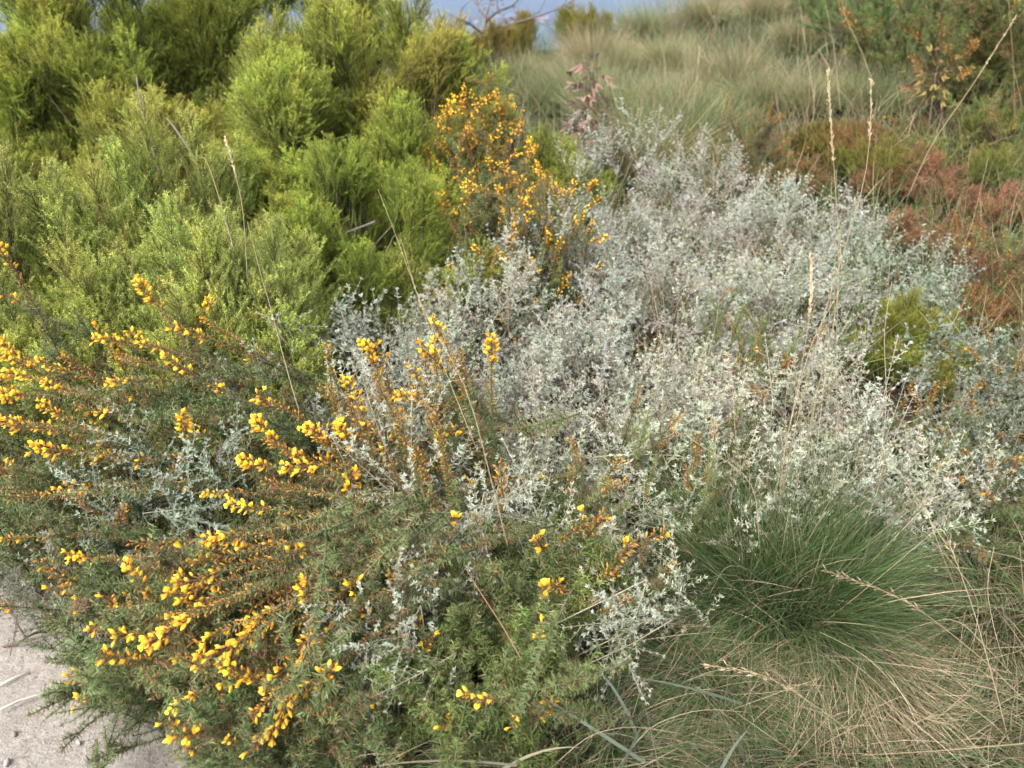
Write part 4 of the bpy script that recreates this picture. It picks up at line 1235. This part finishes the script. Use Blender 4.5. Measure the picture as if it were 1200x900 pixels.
def path():
    n = 240
    xs = np.linspace(-6, 6, n)
    r = np.random.default_rng(91)
    edge = np.interp(xs, PATH[:14, 0], PATH[:14, 1]) + .05 * bump(xs * 2, xs * 3) + .02 * r.normal(size=n)
    rows = 60
    V = []
    for k in range(rows + 1):
        f = (k / rows) ** 2
        y = edge * (1 - f) + -3.0 * f
        z = G(xs, y) + .004 + .006 * bump(xs * 3, y * 3) * min(1, k / 3) + (.004 if k else -.004)
        V.append(np.stack([xs, y, z], 1))
    V = np.concatenate(V)
    F = []
    for k in range(rows):
        a = k * n + np.arange(n - 1)
        F.append(np.stack([a, a + n, a + n + 1], 1)); F.append(np.stack([a, a + n + 1, a + 1], 1))
    m = MB(); m.add(V, np.concatenate(F), np.array((.4, .4, .4)))
    mat = surf_mat('gravel_path', [(3.0, [(.3, (.25, .215, .175)), (.5, (.35, .315, .27)), (.7, (.42, .385, .34))], 1),
                                   (38, [(.35, (.18, .15, .12)), (.5, (.34, .31, .27)), (.65, (.48, .45, .40))], .5),
                                   (160, [(.35, (.12, .10, .085)), (.5, (.28, .255, .225)), (.68, (.44, .41, .37))], .35)], .92, 60, .012)
    o = link('path', m.mesh('path', mat, True))
    tag(o, 'pale trodden gravel path', None, None, 'structure')
    # loose grit and the stones one can pick out
    k = 2600
    x = r.uniform(-2.2, .2, k); y = r.uniform(.7, 2.1, k)
    q = path_inside(x, y, -.0)
    x, y = x[q], y[q]
    m = MB()
    for a, b_ in zip(x, y):
        s = r.uniform(.002, .006)
        c = np.array((.30, .265, .225)) * r.uniform(.5, 1.4)
        d = unit(np.array([r.normal(), r.normal(), r.normal(0, .3)]))
        m.blob(np.array([a, b_, float(G(a, b_)) + .010]), d, s * 1.5, s, c, c, seg=5, rings=2)
    tag(link('grit', m.mesh('grit', M_STONE)), 'loose grit strewn on the gravel path', None, None, 'stuff')
    for i, (u, v, s) in enumerate([(18, 862, .02), (50, 818, .016), (30, 780, .014), (92, 872, .015), (120, 892, .018), (10, 895, .022), (70, 850, .011), (140, 870, .012)]):
        d = ray(u, v); t = 1.49 / -d.z
        p = EYE + d * t
        m = MB()
        c = np.array((.33, .30, .265)) * r.uniform(.75, 1.2)
        m.blob(np.array((-s * .5, 0, 0)), (1, r.normal(0, .2), .1), s, s * .8, c, c, seg=7, rings=5, flat=.7)
        o = link('pebble', m.mesh('pebble', M_STONE, True), None, p + Vector((0, 0, .004)), Quaternion((0, 0, 1), r.uniform(0, 6)))
        tag(o, 'small pale pebble lying on the gravel path', 'pebble', 'pebbles on the path')
    for i, (pp, lb) in enumerate([([(0, 832), (20, 822), (50, 812), (75, 815)], 'bleached bent twig lying on the gravel beside the gorse'),
                                  ([(0, 803), (15, 795), (35, 787)], 'short bleached twig lying on the gravel at the left edge')]):
        pts = []
        for (u, v) in pp:
            d = ray(u, v); pts.append(np.array(EYE + d * (1.47 / -d.z)))
        pts = np.array(pts); b0 = pts[0].copy()
        m = MB(); m.tube(pts - b0, np.linspace(.004, .002, len(pts)), (.38, .35, .31), (.5, .46, .42), 5)
        tag(link('twig', m.mesh('twig', M_BARK), None, b0), lb, 'twig')


path()

# ------------------------------------------------------------------ ground, water, hills, town
def grade(a, b, n, p):
    t = np.linspace(-1, 1, n)
    return np.sign(t) * np.abs(t) ** p


def ground():
    def axis(lo, hi, mid, fine, n):
        left = mid - np.geomspace(fine, mid - lo, n)[::-1]
        right = mid + np.geomspace(fine, hi - mid, n)
        return np.concatenate([left, [mid], right])
    xs = axis(-20000, 20000, 0, .03, 130); ys = axis(-3000, 26000, 2.5, .03, 130)
    X, Y = np.meshgrid(xs, ys)
    Z = G(X, Y)
    far = np.clip((Y - 4850) / 2700, 0, 1)
    Z = Z + far * 42 + np.where(Y > 4850, 3, 0)
    sea = (Y > 1500) & (Y < 4850)
    Z = np.where(sea, -86, Z)
    V = np.stack([X, Y, Z], -1).reshape(-1, 3)
    ny, nx = X.shape
    i = (np.arange(ny - 1)[:, None] * nx + np.arange(nx - 1)[None]).ravel()
    F = np.concatenate([np.stack([i, i + 1, i + nx + 1], 1), np.stack([i, i + nx + 1, i + nx], 1)])
    m = MB(); m.add(V, F, np.array((.1, .08, .06)))
    mat = surf_mat('soil', [(1.2, [(.3, (.035, .027, .019)), (.55, (.065, .05, .034)), (.75, (.06, .06, .03))], 1),
                            (30, [(.35, (.025, .018, .013)), (.55, (.07, .052, .036)), (.7, (.14, .11, .08))], .5)], .95, 40, .02)
    tag(link('ground', m.mesh('ground', mat, True)), 'brown soil slope falling away behind the shrubs', None, None, 'structure')


ground()
m = MB()
m.add([(-16000, 1300, -80.5), (16000, 1300, -80.5), (16000, 4870, -80.5), (-16000, 4870, -80.5)], [[0, 1, 2], [0, 2, 3]], (.05, .1, .14))
mt, nt, N, L = new_mat('water')
out = N.new('ShaderNodeOutputMaterial'); p = N.new('ShaderNodeBsdfPrincipled')
p.inputs['Base Color'].default_value = (.03, .07, .10, 1); p.inputs['Roughness'].default_value = .25
L.new(p.outputs[0], out.inputs[0])
tag(link('water', m.mesh('water', mt)), 'calm inlet far below the slope', None, None, 'structure')

# mountain range across the water
xs = np.linspace(-9000, 9000, 140); ys = np.linspace(7400, 12500, 34)
X, Y = np.meshgrid(xs, ys)
f = np.clip((Y - 7400) / 3000, 0, 1)
Z = -45 + f ** 1.2 * (560 + 170 * np.sin(X / 1300 + 1) + 90 * np.sin(X / 430 + Y / 700) + 40 * np.sin(X / 170 - Y / 230)) - np.clip((Y - 10600) / 1900, 0, 1) ** 2 * 650
V = np.stack([X, Y, Z], -1).reshape(-1, 3)
i = (np.arange(33)[:, None] * 140 + np.arange(139)[None]).ravel()
m = MB(); m.add(V, np.concatenate([np.stack([i, i + 1, i + 141], 1), np.stack([i, i + 141, i + 140], 1)]), (.06, .08, .04))
mat = surf_mat('forest_slopes', [(.004, [(.35, (.04, .06, .03)), (.6, (.09, .10, .06))], 1)], .95)
tag(link('hills', m.mesh('hills', mat, True)), 'long forested mountain range across the water', None, None, 'structure')

# houses of the far town
r = np.random.default_rng(95)
hw = MB()
bx = lambda a, b_, c_: ([(-a, -b_, 0), (a, -b_, 0), (a, b_, 0), (-a, b_, 0), (-a, -b_, c_), (a, -b_, c_), (a, b_, c_), (-a, b_, c_)],
                        [[0, 1, 5], [0, 5, 4], [1, 2, 6], [1, 6, 5], [2, 3, 7], [2, 7, 6], [3, 0, 4], [3, 4, 7], [4, 5, 6], [4, 6, 7]])
v_, f_ = bx(9, 7, 8); hw.add(v_, f_, (.45, .42, .38))
rf = MB(); rf.add([(-9.6, -7.6, 8), (9.6, -7.6, 8), (9.6, 7.6, 8), (-9.6, 7.6, 8), (-9.6, 0, 12), (9.6, 0, 12)],
                  [[0, 1, 5], [0, 5, 4], [2, 3, 4], [2, 4, 5], [0, 4, 3], [1, 2, 5], [0, 3, 2], [0, 2, 1]], (.42, .19, .12))
wm = hw.mesh('wall', M_STONE); rm = rf.mesh('roof', M_STONE)
for i in range(60):
    u = r.uniform(515, 760); Y = r.uniform(4950, 7000)
    x = (u - 600) / FPX * Y / .9
    z = -80 + 3 + 42 * min(1, max(0, (Y - 4850) / 2700))
    h = thing('town_house', (x, Y, z - .3), 'tiny pale house with a red roof in the hazy town across the water', 'house', 'houses of the far town')
    h.rotation_euler = (0, 0, r.uniform(0, 3))
    h.scale = (1.6, 1.6, 1.3)
    link('wall', wm, h); link('roof', rm, h)

# ------------------------------------------------------------------ air
HAZE = True
if HAZE:
    m = MB()
    a, y0, y1, z0, z1 = 24000, -3500, 27000, -330, 900
    v_ = [(-a, y0, z0), (a, y0, z0), (a, y1, z0), (-a, y1, z0), (-a, y0, z1), (a, y0, z1), (a, y1, z1), (-a, y1, z1)]
    m.add(v_, [[0, 2, 1], [0, 3, 2], [4, 5, 6], [4, 6, 7], [0, 1, 5], [0, 5, 4], [1, 2, 6], [1, 6, 5], [2, 3, 7], [2, 7, 6], [3, 0, 4], [3, 4, 7]], (1, 1, 1))
    mt, nt, N, L = new_mat('haze')
    out = N.new('ShaderNodeOutputMaterial'); p = N.new('ShaderNodeVolumePrincipled')
    p.inputs['Color'].default_value = (.45, .62, .95, 1); p.inputs['Density'].default_value = 1.5e-4
    p.inputs['Anisotropy'].default_value = .2
    L.new(p.outputs[0], out.inputs['Volume'])
    tag(link('haze', m.mesh('haze', mt)), 'thin blue haze', None, None, 'stuff')

# ------------------------------------------------------------------ light
SUN_EL, SUN_AZ = 48.0, -140.0    # azimuth clockwise from +Y, the way the camera looks
w = bpy.data.worlds.new('World'); SC.world = w; w.use_nodes = True
nt = w.node_tree
bg = nt.nodes['Background']
sky = nt.nodes.new('ShaderNodeTexSky'); sky.sky_type = 'NISHITA'; sky.sun_disc = False
sky.sun_elevation = math.radians(SUN_EL); sky.sun_rotation = math.radians(SUN_AZ)
sky.air_density = .8; sky.dust_density = 5.0; sky.ozone_density = .6
hs = nt.nodes.new('ShaderNodeHueSaturation'); hs.inputs['Saturation'].default_value = .5   # thin bright overcast
nt.links.new(sky.outputs[0], hs.inputs['Color']); nt.links.new(hs.outputs[0], bg.inputs[0]); bg.inputs[1].default_value = .15
sd = bpy.data.lights.new('sun', 'SUN'); sd.energy = .9; sd.angle = math.radians(50); sd.color = (1, .95, .87)
so = bpy.data.objects.new('sun', sd); COL.objects.link(so)
az = math.radians(SUN_AZ); el = math.radians(SUN_EL)
to_sun = Vector((math.sin(az) * math.cos(el), math.cos(az) * math.cos(el), math.sin(el)))
so.rotation_euler = to_sun.to_track_quat('Z', 'Y').to_euler()
so.location = (0, 0, 30)

vs = SC.view_settings
vs.view_transform = 'Standard'; vs.look = 'None'; vs.gamma = 1; vs.use_curve_mapping = False
vs.exposure = 1.76
cy = SC.cycles
cy.max_bounces = 5; cy.diffuse_bounces = 3; cy.glossy_bounces = 1; cy.transmission_bounces = 3; cy.volume_bounces = 0
cy.use_adaptive_sampling = True; cy.adaptive_threshold = .02
cy.use_denoising = True
cy.denoiser = 'OPENIMAGEDENOISE'; cy.denoising_input_passes = 'RGB_ALBEDO_NORMAL'
cy.caustics_reflective = False; cy.caustics_refractive = False
